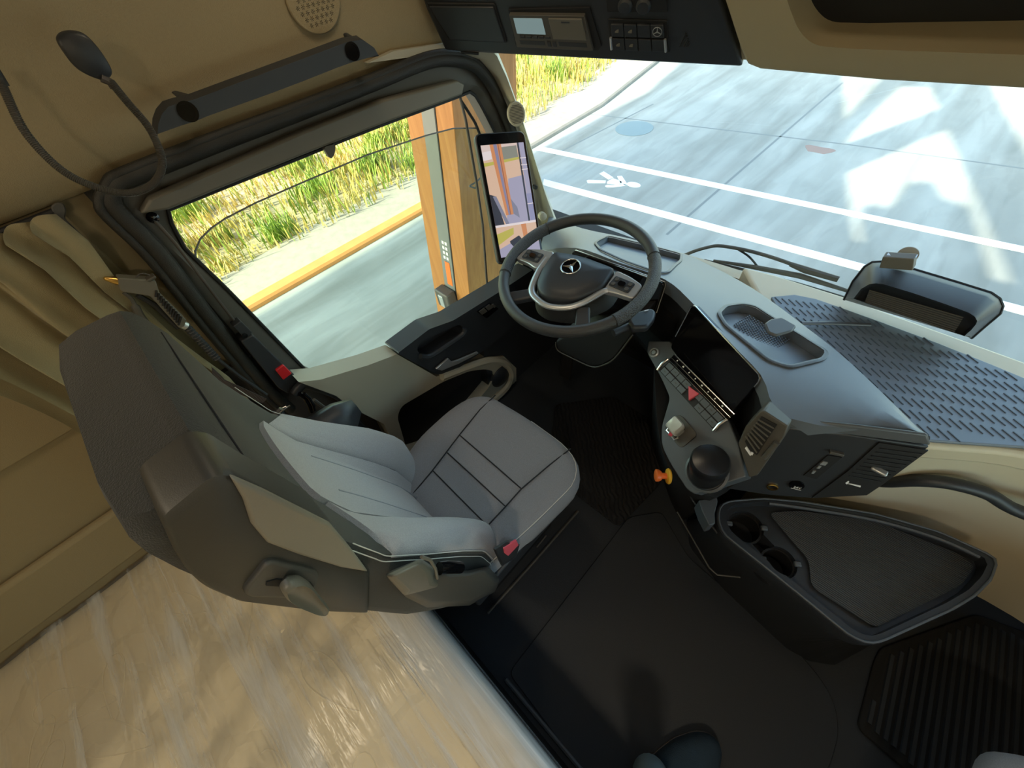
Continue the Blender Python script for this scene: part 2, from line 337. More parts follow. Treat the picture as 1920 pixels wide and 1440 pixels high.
lip = MB(); lip.tube([p + V((0.004, 0, 0)) for p in i1], 0.005, 6, True); lip.build('window_seal', 'black', door)
MB().prism([(-1.206, -0.046, 0.60), (-1.206, -0.046, 1.46), (-1.206, 0.02, 1.46), (-1.206, 0.0, 1.30), (-1.206, -0.005, 1.17), (-1.206, 0.015, 1.05), (-1.206, 0.03, 0.88), (-1.206, 0.03, 0.60)], (-0.02, 0, 0)).build('door_jamb', 'seal', door)
# panels of the door
beige = MB().prism([(-1.090,0.026,0.859),(-1.090,0.080,0.817),(-1.090,0.235,0.747),(-1.090,0.349,0.706),(-1.090,0.460,0.466),(-1.090,0.542,0.410),(-1.090,0.715,0.357),(-1.090,0.845,0.258),(-1.090,0.914,0.101),(-1.090,0.896,-0.024)] + [(-1.09, 0.86, 0.0), (-1.09, 0.13, 0.0), (-1.090,0.173,0.014),(-1.090,0.144,0.220),(-1.090,0.168,0.439),(-1.090,0.106,0.625),(-1.090,0.088,0.720)], (-0.08, 0, 0))
beige = beige.build('door_panel', 'beige_dark', door)
pk = [(-1.090,0.228,0.419),(-1.090,0.264,0.458),(-1.090,0.478,0.410),(-1.090,0.625,0.347),(-1.090,0.715,0.278),(-1.090,0.769,0.206),(-1.090,0.723,0.140),(-1.090,0.557,0.092),(-1.090,0.273,0.101),(-1.090,0.183,0.165)]
cut(beige, MB().prism([V(p) + V((0.05, 0, 0)) for p in rnd(pk, 0.03)], (-0.11, 0, 0)))
MB().prism([V(p) + V((-0.058, 0, 0)) for p in pk], (-0.004, 0, 0)).build('storage_pocket', 'black', door)
arch = MB(); arch.tube(smooth([(-1.080,0.478,0.456),(-1.080,0.597,0.403),(-1.080,0.736,0.330),(-1.080,0.830,0.229),(-1.080,0.863,0.111),(-1.080,0.817,0.039),(-1.080,0.710,0.029)], 5), 0.020, 8); arch.build('speaker_arch', 'beige_dark', door)
spk = MB(); spk.lathe([(0.001, 0.012), (0.05, 0.010), (0.065, 0.0), (0.07, -0.02)], (-1.085, 0.80, 0.14), (1, 0, 0)); spk.build('speaker_grille', 'soft_black', door)
arm = [(-1.075,0.346,0.723),(-1.075,0.422,0.725),(-1.075,0.501,0.727),(-1.075,0.613,0.688),(-1.075,0.870,0.661),(-1.075,1.094,0.645),(-1.075,1.115,0.459),(-1.075,1.012,0.422),(-1.075,0.803,0.412),(-1.075,0.681,0.420),(-1.075,0.537,0.437),(-1.075,0.461,0.488)]
ar = MB().prism(rnd(arm, 0.012), (-0.09, 0, 0)).build('armrest_panel', 'soft_black', door)
rc = [(-1.075,0.421,0.682),(-1.075,0.452,0.701),(-1.075,0.637,0.649),(-1.075,0.650,0.609),(-1.075,0.633,0.591),(-1.075,0.461,0.607),(-1.075,0.428,0.636)]
cut(ar, MB().prism([V(p) + V((0.05, 0, 0)) for p in rnd(rc, 0.015)], (-0.115, 0, 0)))
MB().tube(smooth([(-1.060,0.418,0.655),(-1.060,0.455,0.622),(-1.060,0.533,0.612),(-1.060,0.624,0.607),(-1.060,0.647,0.626)], 5), 0.011, 8).build('pull_grip', 'soft_black', door)
h = MB(); h.prism([(-1.068,0.458,0.541),(-1.068,0.480,0.510),(-1.068,0.568,0.475),(-1.068,0.681,0.444),(-1.068,0.677,0.457),(-1.068,0.574,0.495),(-1.068,0.539,0.512),(-1.068,0.528,0.546)], (0.010, 0, 0)); h.build('door_handle', 'silver', door, bevel=0.002)
sw = MB(); sw.prism(rnd([(-1.073,0.731,0.652),(-1.073,0.809,0.648),(-1.073,0.847,0.588),(-1.073,0.773,0.585)], 0.006), (0.006, 0, 0)); sp = sw.build('switch_plate', 'gloss_black', door, bevel=0.001)
for q in ([(-1.066,0.737,0.652),(-1.066,0.768,0.651),(-1.066,0.781,0.623),(-1.066,0.749,0.625)], [(-1.066,0.774,0.649),(-1.066,0.799,0.649),(-1.066,0.816,0.620),(-1.066,0.787,0.622)], [(-1.066,0.807,0.638),(-1.066,0.820,0.638),(-1.066,0.834,0.613),(-1.066,0.821,0.613)]):
    MB().prism(q, (0.004, 0, 0)).build('window_button', 'housing', sp, bevel=0.001)
for q in ([(-1.073,0.865,0.630),(-1.073,0.905,0.630),(-1.073,0.926,0.589),(-1.073,0.884,0.589)],): MB().prism(q, (0.005, 0, 0)).build('lock_button', 'housing', door, bevel=0.001)
MB().prism([(-1.20, -0.12, -0.45), (-1.20, 1.36, -0.45), (-1.20, 1.36, 0.50), (-1.20, 1.0, 0.46), (-1.20, 0.6, 0.50), (-1.20, 0.28, 0.55), (-1.20, 0.12, 0.62), (-1.20, 0.04, 0.74), (-1.20, -0.02, 0.95), (-1.20, -0.12, 0.95)], (-0.04, 0, 0)).build('outer_skin', 'dark_steel', door)
MB().prism([(-1.10, 0.70, 0.0), (-1.10, 1.36, 0.0), (-1.10, 1.36, 0.56), (-1.10, 0.98, 0.50), (-1.10, 0.75, 0.48)], (-0.07, 0, 0)).build('door_front_panel', 'soft_black', door)
# sun blind rolled along the top of the side window
bl = MB(); bl.prism([(-1.150,0.007,1.403),(-1.150,0.040,1.423),(-1.150,0.204,1.425),(-1.150,0.395,1.428),(-1.150,0.650,1.425),(-1.150,0.912,1.399),(-1.150,0.938,1.382),(-1.150,0.923,1.359),(-1.150,0.779,1.366),(-1.150,0.628,1.374),(-1.150,0.492,1.379),(-1.150,0.368,1.383),(-1.150,0.204,1.387),(-1.150,0.056,1.390)], (-0.03, 0, 0)); bld = bl.build('blind_cassette', 'lever', door, bevel=0.006, seg=3)
MB().prism(rnd([(-1.155,0.440,1.380),(-1.155,0.476,1.375),(-1.155,0.460,1.354),(-1.155,0.449,1.349),(-1.155,0.443,1.353)], 0.01), (-0.012, 0, 0)).build('pull_tab', 'housing', bld)
# slide rail of the blind and the guide bar of the drop glass
rl = MB(); rl.tube([(-1.165,0.020,1.387),(-1.165,0.021,1.319),(-1.165,0.005,1.091)], 0.0035, 8); rl.build('guide_wire', 'dark_steel', door)
kn = MB(); kn.lathe([(0.001, 0.0), (0.010, 0.002), (0.012, 0.010), (0.006, 0.018), (0.001, 0.019)], (-1.180,0.021,1.383), (1, 0, 0), 12); kn.build('guide_knob', 'gloss_black', door)
gb = MB(); gb.tube([(-1.205,0.953,1.341),(-1.205,0.960,1.271),(-1.205,0.959,1.067),(-1.205,0.952,0.897),(-1.205,0.904,0.538)], 0.005, 8); gb.build('glass_guide', 'dark_steel', door)
gb2 = MB(); gb2.tube(smooth([(-1.205,0.954,1.329),(-1.205,0.980,1.284),(-1.205,1.005,1.232),(-1.205,1.032,1.116),(-1.205,1.049,0.988)], 4), 0.005, 8); gb2.build('quarter_light_bar', 'black', door)
# lowered side pane
pane = [(-1.215,0.021,1.237),(-1.215,0.046,1.270),(-1.215,0.073,1.288),(-1.215,0.108,1.300),(-1.215,0.145,1.306),(-1.215,0.233,1.309),(-1.215,0.355,1.306),(-1.215,0.581,1.298),(-1.215,0.799,1.276),(-1.215,0.909,1.260),(-1.215,1.013,1.228),(-1.215,1.118,1.139),(-1.215,1.208,0.768),(-1.215,1.225,0.388),(-1.215,0.673,0.484),(-1.215,0.264,0.580),(-1.215,0.068,0.674),(-1.215,0.032,0.829)]
g1 = tag(MB().prism(pane, (-0.004, 0, 0)).build('window_1', 'glass_tint', flat=True), kind='structure')
ge = MB(); ge.tube([(-1.214,0.021,1.238),(-1.214,0.046,1.270),(-1.214,0.072,1.289),(-1.214,0.107,1.300),(-1.214,0.145,1.306),(-1.214,0.233,1.309),(-1.214,0.355,1.306),(-1.214,0.580,1.299),(-1.214,0.798,1.277),(-1.214,0.908,1.261),(-1.214,1.012,1.228)], 0.0022, 6); ge.build('pane_edge', 'steel', g1)

# rubber seal round the door opening
sl = MB(); path = smooth([(-1.165,-0.049,0.720),(-1.165,-0.054,0.850),(-1.165,-0.038,1.114),(-1.165,-0.019,1.314),(-1.165,-0.022,1.417),(-1.165,-0.015,1.443),(-1.165,0.004,1.459),(-1.165,0.035,1.464),(-1.165,0.213,1.465),(-1.165,0.423,1.463),(-1.165,0.643,1.463),(-1.165,0.827,1.464),(-1.165,0.923,1.447),(-1.165,0.997,1.415),(-1.165,1.048,1.363),(-1.165,1.086,1.293),(-1.165,1.126,1.199),(-1.165,1.160,1.076),(-1.165,1.204,0.836)], 5)
sl.tube(path, 0.019, 8); sl.tube([p + V((0.006, -0.022 * (1 if i < len(path) * 0.35 else 0), 0.018 * (0 if i < len(path) * 0.35 else 0.7))) for i, p in enumerate(path)], 0.010, 8)
struct(sl, 'trim_6', 'seal', angle=70)
# lock strip on the rear edge of the door with the red release
ls = MB(); fl = Fr((-1.130,-0.014,1.049), (0, -0.001, -1), (0, 1, 0))
ls.prism(rnd([(-1.135,-0.018,1.047),(-1.135,0.017,1.046),(-1.135,0.023,0.951),(-1.135,0.034,0.827),(-1.135,0.014,0.807),(-1.135,-0.020,0.808),(-1.135,-0.030,0.846)], 0.006), (-0.05, 0, 0)); lsp = ls.build('lock_panel', 'soft_black', door, bevel=0.003)
MB().prism(rnd([(-1.127,-0.001,0.912),(-1.127,0.026,0.913),(-1.127,0.029,0.870),(-1.127,-0.003,0.867)], 0.004), (-0.012, 0, 0)).build('release_button', 'red', door, bevel=0.003)
MB().prism(rnd([(-1.140,-0.007,1.093),(-1.140,0.017,1.096),(-1.140,0.020,1.049),(-1.140,-0.005,1.044)], 0.004), (-0.03, 0, 0)).build('latch_box', 'soft_black', door, bevel=0.002)
MB().lathe([(0.001, 0), (0.006, 0.001), (0.007, 0.005)], (-1.137,0.000,1.058), (1, 0, 0), 12).build('latch_pin', 'gloss_black', door)
gp = MB(); gp.tube(smooth([(-1.120,-0.006,0.805),(-1.120,0.028,0.817),(-1.120,0.045,0.799),(-1.120,0.095,0.690),(-1.120,0.101,0.602),(-1.120,0.092,0.521),(-1.120,0.100,0.422),(-1.120,0.100,0.272)], 5), 0.016, 10); gp.build('entry_grip', 'soft_black', door)

# ================================================================ the yard outside
def concrete():
    m = mat('yard_concrete', (0.62, 0.66, 0.66), 0.85); nt = m.node_tree; b = nt.nodes['Principled BSDF']; L = nt.links
    tc = nt.nodes.new('ShaderNodeTexCoord')
    def nz(scale, rot, s, det=5, dist=0.0):
        mp = nt.nodes.new('ShaderNodeMapping'); mp.inputs['Scale'].default_value = scale; mp.inputs['Rotation'].default_value = (0, 0, rot)
        n = nt.nodes.new('ShaderNodeTexNoise'); n.inputs['Scale'].default_value = s; n.inputs['Detail'].default_value = det; n.inputs['Distortion'].default_value = dist
        L.new(tc.outputs['Object'], mp.inputs[0]); L.new(mp.outputs[0], n.inputs['Vector']); return n.outputs['Fac']
    def ramp(src, p0, c0, p1, c1):
        r = nt.nodes.new('ShaderNodeValToRGB'); r.color_ramp.elements[0].position = p0; r.color_ramp.elements[1].position = p1
        r.color_ramp.elements[0].color = (*c0, 1); r.color_ramp.elements[1].color = (*c1, 1); L.new(src, r.inputs[0]); return r.outputs[0]
    streak = ramp(nz((1.5, 0.12, 1), 0.16, 1.0, 3, 0.5), 0.38, (0.72, 0.71, 0.69), 0.62, (1, 1, 1))
    fine = ramp(nz((4, 0.7, 1), 0.14, 1.3, 4, 0.6), 0.40, (0.88, 0.88, 0.87), 0.58, (1, 1, 1))
    blot = ramp(nz((1, 1, 1), 0, 0.9, 6), 0.30, (0.80, 0.82, 0.82), 0.68, (1.0, 1.0, 1.0))
    def mul(a, c):
        x = nt.nodes.new('ShaderNodeMix'); x.data_type = 'RGBA'; x.blend_type = 'MULTIPLY'; x.inputs['Factor'].default_value = 1
        L.new(a, x.inputs['A']); L.new(c, x.inputs['B']); return x.outputs['Result']
    rgb = nt.nodes.new('ShaderNodeRGB'); rgb.outputs[0].default_value = (0.42, 0.45, 0.445, 1)
    L.new(mul(mul(mul(rgb.outputs[0], streak), fine), blot), b.inputs['Base Color'])
    return m
gd = tag(MB().box((2, 8, GZ - 0.1), (46, 56, 0.2)).build('ground', concrete()), 'pale concrete yard with tyre streaks outside the cab', 'ground', kind='structure')
jt = MB()
for a, b in (([(-2.158,4.873,-1.500)], [(-2.107,11.465,-1.500)]), ([(-5.990,7.952,-1.500)], [(-1.137,8.679,-1.500)]), ([(-1.137,8.679,-1.500)], [(0.961,8.887,-1.500)]), ([(-5.181,6.087,-1.500)], [(-4.890,9.000,-1.500)])):
    p = V(a[0]); q = V(b[0]); n = (q - p).cross(V((0, 0, 1))).normalized() * 0.018
    jt.prism([p - n, p + n, q + n, q - n], (0, 0, 0.001))
jt.build('expansion_joint', 'joint', gd, flat=True)
def line(px, label):
    p = [V(q) for q in px]
    return tag(MB().prism([p[0], p[1], p[2], p[3]], (0, 0, 0.004)).build('road_marking', 'white_paint', flat=True), label, 'road marking')
line([(-5.70, 6.23, GZ), (1.9, 6.87, GZ), (1.9, 6.73, GZ), (-5.66, 6.07, GZ)], 'white painted stripe on the concrete, the one farther from the windscreen')
line([(-4.72, 5.245, GZ), (1.5, 5.65, GZ), (1.5, 5.50, GZ), (-4.60, 5.075, GZ)], 'white painted stripe on the concrete, the one nearer the wipers')
# painted walking figure between the stripes
wk = MB()
for q in ([(-4.010,5.874,-1.500),(-3.999,5.981,-1.500),(-3.732,5.880,-1.500),(-3.757,5.779,-1.500)], [(-4.048,5.567,-1.500),(-4.034,5.608,-1.500),(-3.774,5.727,-1.500),(-3.733,5.655,-1.500),(-3.982,5.509,-1.500)], [(-3.737,5.705,-1.500),(-3.724,5.852,-1.500),(-3.637,5.848,-1.500),(-3.529,5.826,-1.500),(-3.493,5.743,-1.500),(-3.581,5.691,-1.500),(-3.700,5.653,-1.500)], [(-3.706,5.949,-1.500),(-3.643,5.996,-1.500),(-3.415,5.809,-1.500),(-3.415,5.748,-1.500),(-3.531,5.783,-1.500)], [(-3.683,5.569,-1.500),(-3.676,5.619,-1.500),(-3.580,5.661,-1.500),(-3.503,5.758,-1.500),(-3.408,5.783,-1.500),(-3.410,5.740,-1.500),(-3.540,5.602,-1.500),(-3.637,5.549,-1.500)]):
    wk.prism(q, (0, 0, 0.004))
hc = V((-3.314,5.838,-1.500)); wk.prism([hc + V((0.12 * math.cos(t * PI / 10), 0.08 * math.sin(t * PI / 10), 0)) for t in range(20)], (0, 0, 0.004))
tag(wk.build('pedestrian_symbol', 'white_paint', flat=True), 'white walking person symbol painted between the two stripes', 'road marking')
c = V((-4.541,7.741,-1.500)); mh = MB(); mh.lathe([(0.36, 0), (0.36, 0.006), (0.30, 0.008), (0.001, 0.008)], (c.x, c.y, GZ), (0, 0, 1), 32)
tag(mh.build('manhole_cover', 'iron'), 'blue grey round manhole cover set in the concrete near the kerb', 'manhole cover')
c = V((-1.439,8.295,-1.500)); sp = MB(); sp.prism([V((c.x + (0.20 + 0.05 * math.sin(3 * t)) * math.cos(t), c.y + (0.17 + 0.06 * math.cos(2 * t)) * math.sin(t), GZ)) for t in [k * PI / 9 for k in range(18)]], (0, 0, 0.002))
tag(sp.build('oil_stain', 'tar', flat=True), 'small brown stain on the concrete beside the joint crossing', 'stain')

# kerb, verge and grass on the left
kb = MB(); KX = [(-5.70, -9), (-5.72, 0), (-5.70, 3.4), (-5.74, 6.0), (-5.78, 8.4), (-6.3, 11.6), (-7.3, 15), (-9, 20)]
kr = [[(x, y, GZ), (x, y, GZ + 0.05), (x - 0.03, y, GZ + 0.08), (x - 0.22, y, GZ + 0.08), (x - 0.22, y, GZ)] for x, y in KX]
kb.loft(kr[:4]); tag(kb.build('kerb', 'curb_paint'), 'orange kerb along the near edge of the grass verge', 'kerb')
kb = MB(); kb.loft(kr[3:]); tag(kb.build('kerb', 'concrete_light'), 'pale concrete kerb beyond the windscreen, curving away past the grass', 'kerb')
M['gravel'] = mat('white_gravel', (0.34, 0.32, 0.27), 0.95, bump=('noise', 30, 0.6), vary=0.25, vscale=9)
M['soil'] = mat('dry_soil', (0.42, 0.36, 0.22), 0.95, bump=('noise', 14, 0.8), vary=0.5, vscale=2.2)
def hz(x, y): return GZ + 0.07 + max(0.0, (-6.3 - x)) * 0.07 + 0.04 * math.sin(x * 2.1 + y * 1.3)
edge = [(-5.92, y) for y in (-9, -4, 0, 2, 3.4, 6.0, 8.4)] + [(-6.52, 11.6), (-7.5, 15), (-9.2, 20)]
vb = MB(); rows = []
for x, y in edge: rows.append([(x - d, y, hz(x - d, y) if d > 0 else GZ + 0.07) for d in (0, 0.3, 0.6, 0.9)])
vb.sheet(rows, (0, 0, -0.1)); tag(vb.build('gravel_verge', 'gravel', angle=60), 'white gravel strip between kerb and grass', 'gravel', kind='stuff')
sb = MB(); rows = []
for x, y in edge: rows.append([(x - d, y, hz(x - d, y) - 0.02) for d in (0.7, 1.2, 2, 3, 4, 6, 9, 14, 22)])
sb.sheet(rows, (0, 0, -0.1)); tag(sb.build('earth_bank', 'soil', angle=60), 'dry earth bank under the long grass beyond the kerb', 'ground', kind='structure')
def blades(n, hmin, hmax, clumps, seed, dens):
    R = random.Random(seed); vs = []; fs = []
    cl = [(R.uniform(-14, -6.85), R.uniform(-3.0, 14.5), R.uniform(0.15, 0.42)) for _ in range(clumps)]
    for i in range(n):
        if R.random() < dens: cx, cy, cr = R.choice(cl); x = R.gauss(cx, cr * 0.5); y = R.gauss(cy, cr * 0.5)
        else: x = R.uniform(-14, -6.55); y = R.uniform(-3.0, 14.5)
        if y > 8.4: x -= (y - 8.4) * 0.22
        if x > -6.5 - 0.25 * math.sin(y * 1.7): continue
        h = R.uniform(hmin, hmax); t = R.uniform(0, 2 * PI); w = R.uniform(0.008, 0.018); d = R.uniform(0.15, 0.6) * h
        a = V((math.cos(t), math.sin(t), 0)); s = V((-a.y, a.x, 0)) * w; p = V((x, y, hz(x, y) - 0.02)); q = p + a * d * 0.35 + V((0, 0, h * 0.65)); e = p + a * d + V((0, 0, h))
        k = len(vs); vs += [p - s, p + s, q + s * 0.7, q - s * 0.7, e]; fs += [(k, k + 1, k + 2, k + 3), (k + 3, k + 2, k + 4)]
    return MB().add(vs, fs)
M['grass'] = mat('fresh_grass', (0.20, 0.30, 0.035), 0.6, vary=0.45, vscale=1.2); M['straw'] = mat('dry_grass', (0.52, 0.42, 0.11), 0.8, vary=0.35, vscale=2)
tag(blades(24000, 0.10, 0.42, 120, 3, 0.78).build('grass', 'grass', flat=True), 'fresh green grass tufts growing on the bank beyond the kerb', 'grass', kind='stuff')
tag(blades(26000, 0.06, 0.30, 130, 5, 0.35).build('dry_grass', 'straw', flat=True), 'dry yellow straw grass between the green tufts on the bank', 'grass', kind='stuff')

# leaning laminated timber post of the canopy, with a steel flitch plate
E0 = V((-2.33, 1.83, 1.30)); E1 = V((-2.90, 1.85, GZ)); A0 = V((-2.85, 1.83, 1.30)); A1 = V((-3.56, 1.85, GZ)); dy = V((-0.04, 0.62, 0))
def along(z, A, B): return A.lerp(B, (A.z - z) / (A.z - B.z))
post = thing('timber_post', (-3.2, 2.1, GZ), 'orange laminated timber post leaning outside the side window', 'post')
pb = MB(); T = (4.9)
def up_(p, q, z): d = (p - q) / (p.z - q.z); return p + d * (z - p.z)
e2 = up_(E0, E1, T); a2 = up_(A0, A1, T); pb.loft([[A1, E1, E1 + dy, A1 + dy], [a2, e2, e2 + dy, a2 + dy]]); pb.build('post_beam', 'wood', post, bevel=0.006)
pw = MB(); fz = (T, 1.0, 0.0, GZ)
def face(z, t, off): return up_(A0, A1, z).lerp(up_(E0, E1, z), t) + V((0, -off, 0))
pw.loft([[face(z, 0.36, 0.004), face(z, 0.64, 0.004), face(z, 0.64, -0.004), face(z, 0.36, -0.004)] for z in fz]); pw.build('steel_plate', 'steel', post)
pw = MB(); pw.loft([[face(z, 0.635, 0.005), face(z, 0.66, 0.005), face(z, 0.66, -0.004), face(z, 0.635, -0.004)] for z in fz]); pw.build('plate_gap', 'black', post)
st = MB(); st.prism([face(-0.52, 0.45, 0.006), face(-0.52, 0.57, 0.006), face(-0.83, 0.59, 0.006), face(-0.83, 0.46, 0.006)], (0, -0.002, 0)); st.build('sticker', 'orange', post)
st = MB()
for k in range(4):
    for j in (0, 1):
        st = MB(); z = -0.27 - k * 0.06; t0 = 0.44 + j * 0.075; st.prism([face(z, t0, 0.006), face(z, t0 + 0.05, 0.006), face(z - 0.035, t0 + 0.052, 0.006), face(z - 0.035, t0 + 0.002, 0.006)], (0, -0.002, 0))
        st.build('sticker_print', 'white_print', post, flat=True)
bx = MB(); c = face(-0.98, 0.50, 0.07); bx.loft([[c + V((sx * 0.11, sy * 0.06, z)) for sx, sy in ((-1, -1), (1, -1), (1, 1), (-1, 1))] for z in (0.10, -0.12)]); bx.build('junction_box', 'dark_steel', post, bevel=0.015)
bx = MB(); bx.box(c + V((0.0, -0.065, -0.01)), (0.07, 0.02, 0.15)); bx.build('box_cover', 'silver', post, bevel=0.004)
q2 = V((-4.600,4.673,0.339))
fp = thing('timber_post', (q2.x, q2.y, GZ), 'second orange timber post, seen only as a strip beside the windscreen pillar', 'post')
fb = MB(); fb.loft([[V((q2.x + ox * 0.35 - (q2.z - z) * 0.10, q2.y + oy * 0.35, z)) for ox, oy in ((-1, -1), (0, -1), (0, 0), (-1, 0))] for z in (GZ, 4.8)]); fb.build('post_beam', 'wood', fp)

# bent steel rod with a triangular end, fixed to the post
hk = MB(); hk.tube([(-2.200,1.814,0.514),(-2.200,1.749,0.500),(-2.200,1.683,0.499)], 0.006, 6); hk.tube([(-2.200,1.683,0.499),(-2.200,1.730,0.464),(-2.200,1.749,0.500)], 0.006, 6)
tag(hk.build('hook', 'dark_steel'), 'thin bent metal hook in front of the orange post, left of the screen', 'hook')

# unseen canopy roof over the bay, openings shaped to cast the sun patches
def roof_pt(x, y, z): k = (z - GZ) / (-SUN.z); return (x - SUN.x * k, y - SUN.y * k)
RZ = 4.9
cu = bpy.data.curves.new('canopy', 'CURVE'); cu.dimensions = '2D'; cu.fill_mode = 'BOTH'; cu.extrude = 0.06
loops = [[(-5.55, -3), (-5.60, 6.3), (-5.45, 8.4), (-5.35, 9.6), (-5.9, 12.6), (9, 12.6), (9, -3)],
 [(-1.209, 8.711), (-1.197, 11.68), (-0.696, 11.747), (0.296, 8.824), (0.680, 7.773), (1.40, 5.7), (1.115, 5.8), (0.632, 7.379), (0.318, 7.487), (0.141, 7.893), (-0.101, 7.751), (-0.092, 6.927), (-0.38, 6.878), (-0.30, 6.55), (0.16, 5.35), (0.011, 5.30), (-0.62, 6.947)],
 [(-2.313, 12.0), (-1.548, 12.0), (-1.473, 9.461)], [(-0.05, 12.4), (3.2, 12.4), (3.2, 6.9), (1.30, 8.4), (0.92, 9.30)]]
for lp in loops:
    s_ = cu.splines.new('POLY'); s_.points.add(len(lp) - 1); s_.use_cyclic_u = True
    for pt, (x, y) in zip(s_.points, lp): rx, ry = roof_pt(x, y, RZ); pt.co = (rx, ry, 0, 1)
t_ = bpy.data.objects.new('canopy', cu); COL.objects.link(t_); bpy.context.view_layer.update()
me = bpy.data.meshes.new_from_object(t_.evaluated_get(bpy.context.evaluated_depsgraph_get())); bpy.data.objects.remove(t_)
mb = MB(); mb.add([v.co + V((0, 0, RZ)) for v in me.vertices], [tuple(p.vertices) for p in me.polygons])
tag(mb.build('canopy_roof', 'wood', flat=True), 'timber canopy roof over the parking bay, unseen above the truck, its openings shaped to cast the sun patches', 'roof')

# ================================================================ dashboard
dash = thing('dashboard', (-0.30, 1.05, 0.60), 'dark wrap-round dashboard with driver pod, screens, air vents and beige passenger side under the windscreen', 'dashboard')
front = [(-1.128,1.278,0.800),(-0.918,1.244,0.825),(-0.705,1.263,0.842),(-0.485,1.266,0.855),(-0.409,1.252,0.862),(-0.213,1.180,0.885),(-0.012,1.031,0.935),(0.102,0.940,0.960),(0.271,0.815,0.968)]
rear = [(-0.955,1.017,0.830),(-0.733,0.961,0.955),(-0.569,0.971,0.957),(-0.407,0.974,0.960),(-0.284,0.909,0.972),(-0.159,0.836,0.974),(-0.045,0.776,0.972),(0.050,0.699,0.968),(0.260,0.818,0.968)]
fs = smooth(front, 4); rs = smooth(rear, 4); rows = []
for t in (0, 0.12, 0.35, 0.6, 0.85, 1.0):
    rows.append([a.lerp(b, t) + V((0, 0, 0.012 * math.sin(PI * t) * (1 - 0.6 * abs(i / len(fs) - 0.4)))) for i, (a, b) in enumerate(zip(fs, rs))])
tp = MB(); tp.sheet(rows, (0.0, 0.0, -0.045)); top = tp.build('top_cover', 'dash_top', dash, angle=45)
tray = [V(p) for p in rnd([(-0.213,0.923,0.965),(-0.215,0.975,0.965),(-0.189,1.028,0.965),(-0.160,1.043,0.965),(0.039,0.951,0.965),(0.040,0.914,0.965),(-0.006,0.840,0.965),(-0.049,0.832,0.965),(-0.178,0.887,0.965)], 0.012)]
dt = [V(p) for p in rnd([(-0.711,1.046,0.925),(-0.752,1.188,0.870),(-0.481,1.235,0.870),(-0.447,1.154,0.895),(-0.425,1.020,0.945),(-0.438,0.998,0.949),(-0.543,0.994,0.946),(-0.658,1.002,0.937)], 0.012)]
def up(pl, d): return [p + V((0, 0, d)) for p in pl]
def surf_z(x, y):
    hit, loc, nn, ii = top.ray_cast(V((x, y, 2)) - (top.location + dash.location), V((0, 0, -1)))
    return (loc + top.location + dash.location).z if hit else None
bpy.context.view_layer.update()
def sink(pl, d): return [V((p.x, p.y, (surf_z(p.x, p.y) or p.z) - d)) for p in pl]
def sinkcut(pl, d):
    lo = sink(pl, d); mbc = MB(); mbc.loft([lo, [V((p.x, p.y, 1.2)) for p in pl]]); cut(top, mbc); bpy.context.view_layer.update()
tray_lo = sink(tray, 0.030); dt_lo = sink(dt, 0.022)
def tray_rim(pl, w, m, nm):
    c = sum(pl, V()) / len(pl); o = [p + (p - c).normalized() * w for p in pl]; P = resample(pl, 60); O = resample(o, 60)
    zz = [max([z for z in (surf_z(q.x, q.y), surf_z(p.x, p.y)) if z] or [p.z]) for p, q in zip(P, O)]
    P = [V((p.x, p.y, z + 0.004)) for p, z in zip(P, zz)]; O2 = [V((p.x, p.y, z + 0.001)) for p, z in zip(O, zz)]
    r = MB(); r.tube([a.lerp(b, 0.4) for a, b in zip(P, O2)], w * 0.55, 6, True, 0.5); return r.build(nm, m, dash, angle=70)
tray_rim(tray, 0.010, 'grey_panel', 'tray_rim'); tray_rim(dt, 0.009, 'grey_panel', 'tray_rim'); sinkcut(tray, 0.030); sinkcut(dt, 0.022)
c = sum(tray, V()) / len(tray); tf = MB(); c = sum(tray_lo, V()) / len(tray_lo); tf.prism([c + (p - c) * 0.985 + V((0, 0, 0.0005)) for p in tray_lo], (0, 0, 0.002)); tfo = tf.build('tray_mat', 'shelf_mat', dash)
tr_u = (V((-0.038,0.956,0.940)) - V((-0.178,0.991,0.940))).normalized(); tr_v = V((-tr_u.y, tr_u.x, 0)); kn = MB(); kc = V((-0.108,0.957,0.940))
for i in range(-9, 10):
    for j in range(-4, 5):
        p = kc + tr_u * (i * 0.0066) + tr_v * (j * 0.0074 + (0.0037 if i % 2 else 0)); z = c.z + 0.003
        kn.box((p.x, p.y, z), (0.0036, 0.0030, 0.003), Matrix.Rotation(math.atan2(tr_u.y, tr_u.x), 3, 'Z'))
kn.build('tray_knurling', 'mat_rib', tfo, flat=True)
c2 = sum(dt_lo, V()) / len(dt_lo); dm = MB(); dm.prism([c2 + (p - c2) * 0.98 + V((0, 0, 0.0005)) for p in dt_lo], (0, 0, 0.002)); dm.build('tray_mat', 'shelf_mat', dash)
pd = MB(); pz_ = 0.978
pd.prism(rnd([(-0.106,0.930,0.985),(-0.102,0.953,0.985),(-0.083,0.977,0.985),(-0.043,0.967,0.985),(-0.044,0.943,0.985),(-0.067,0.905,0.985),(-0.087,0.905,0.985)], 0.006), (0, 0, -0.010)); pd.build('tray_clip', 'grey_panel', dash, bevel=0.004)
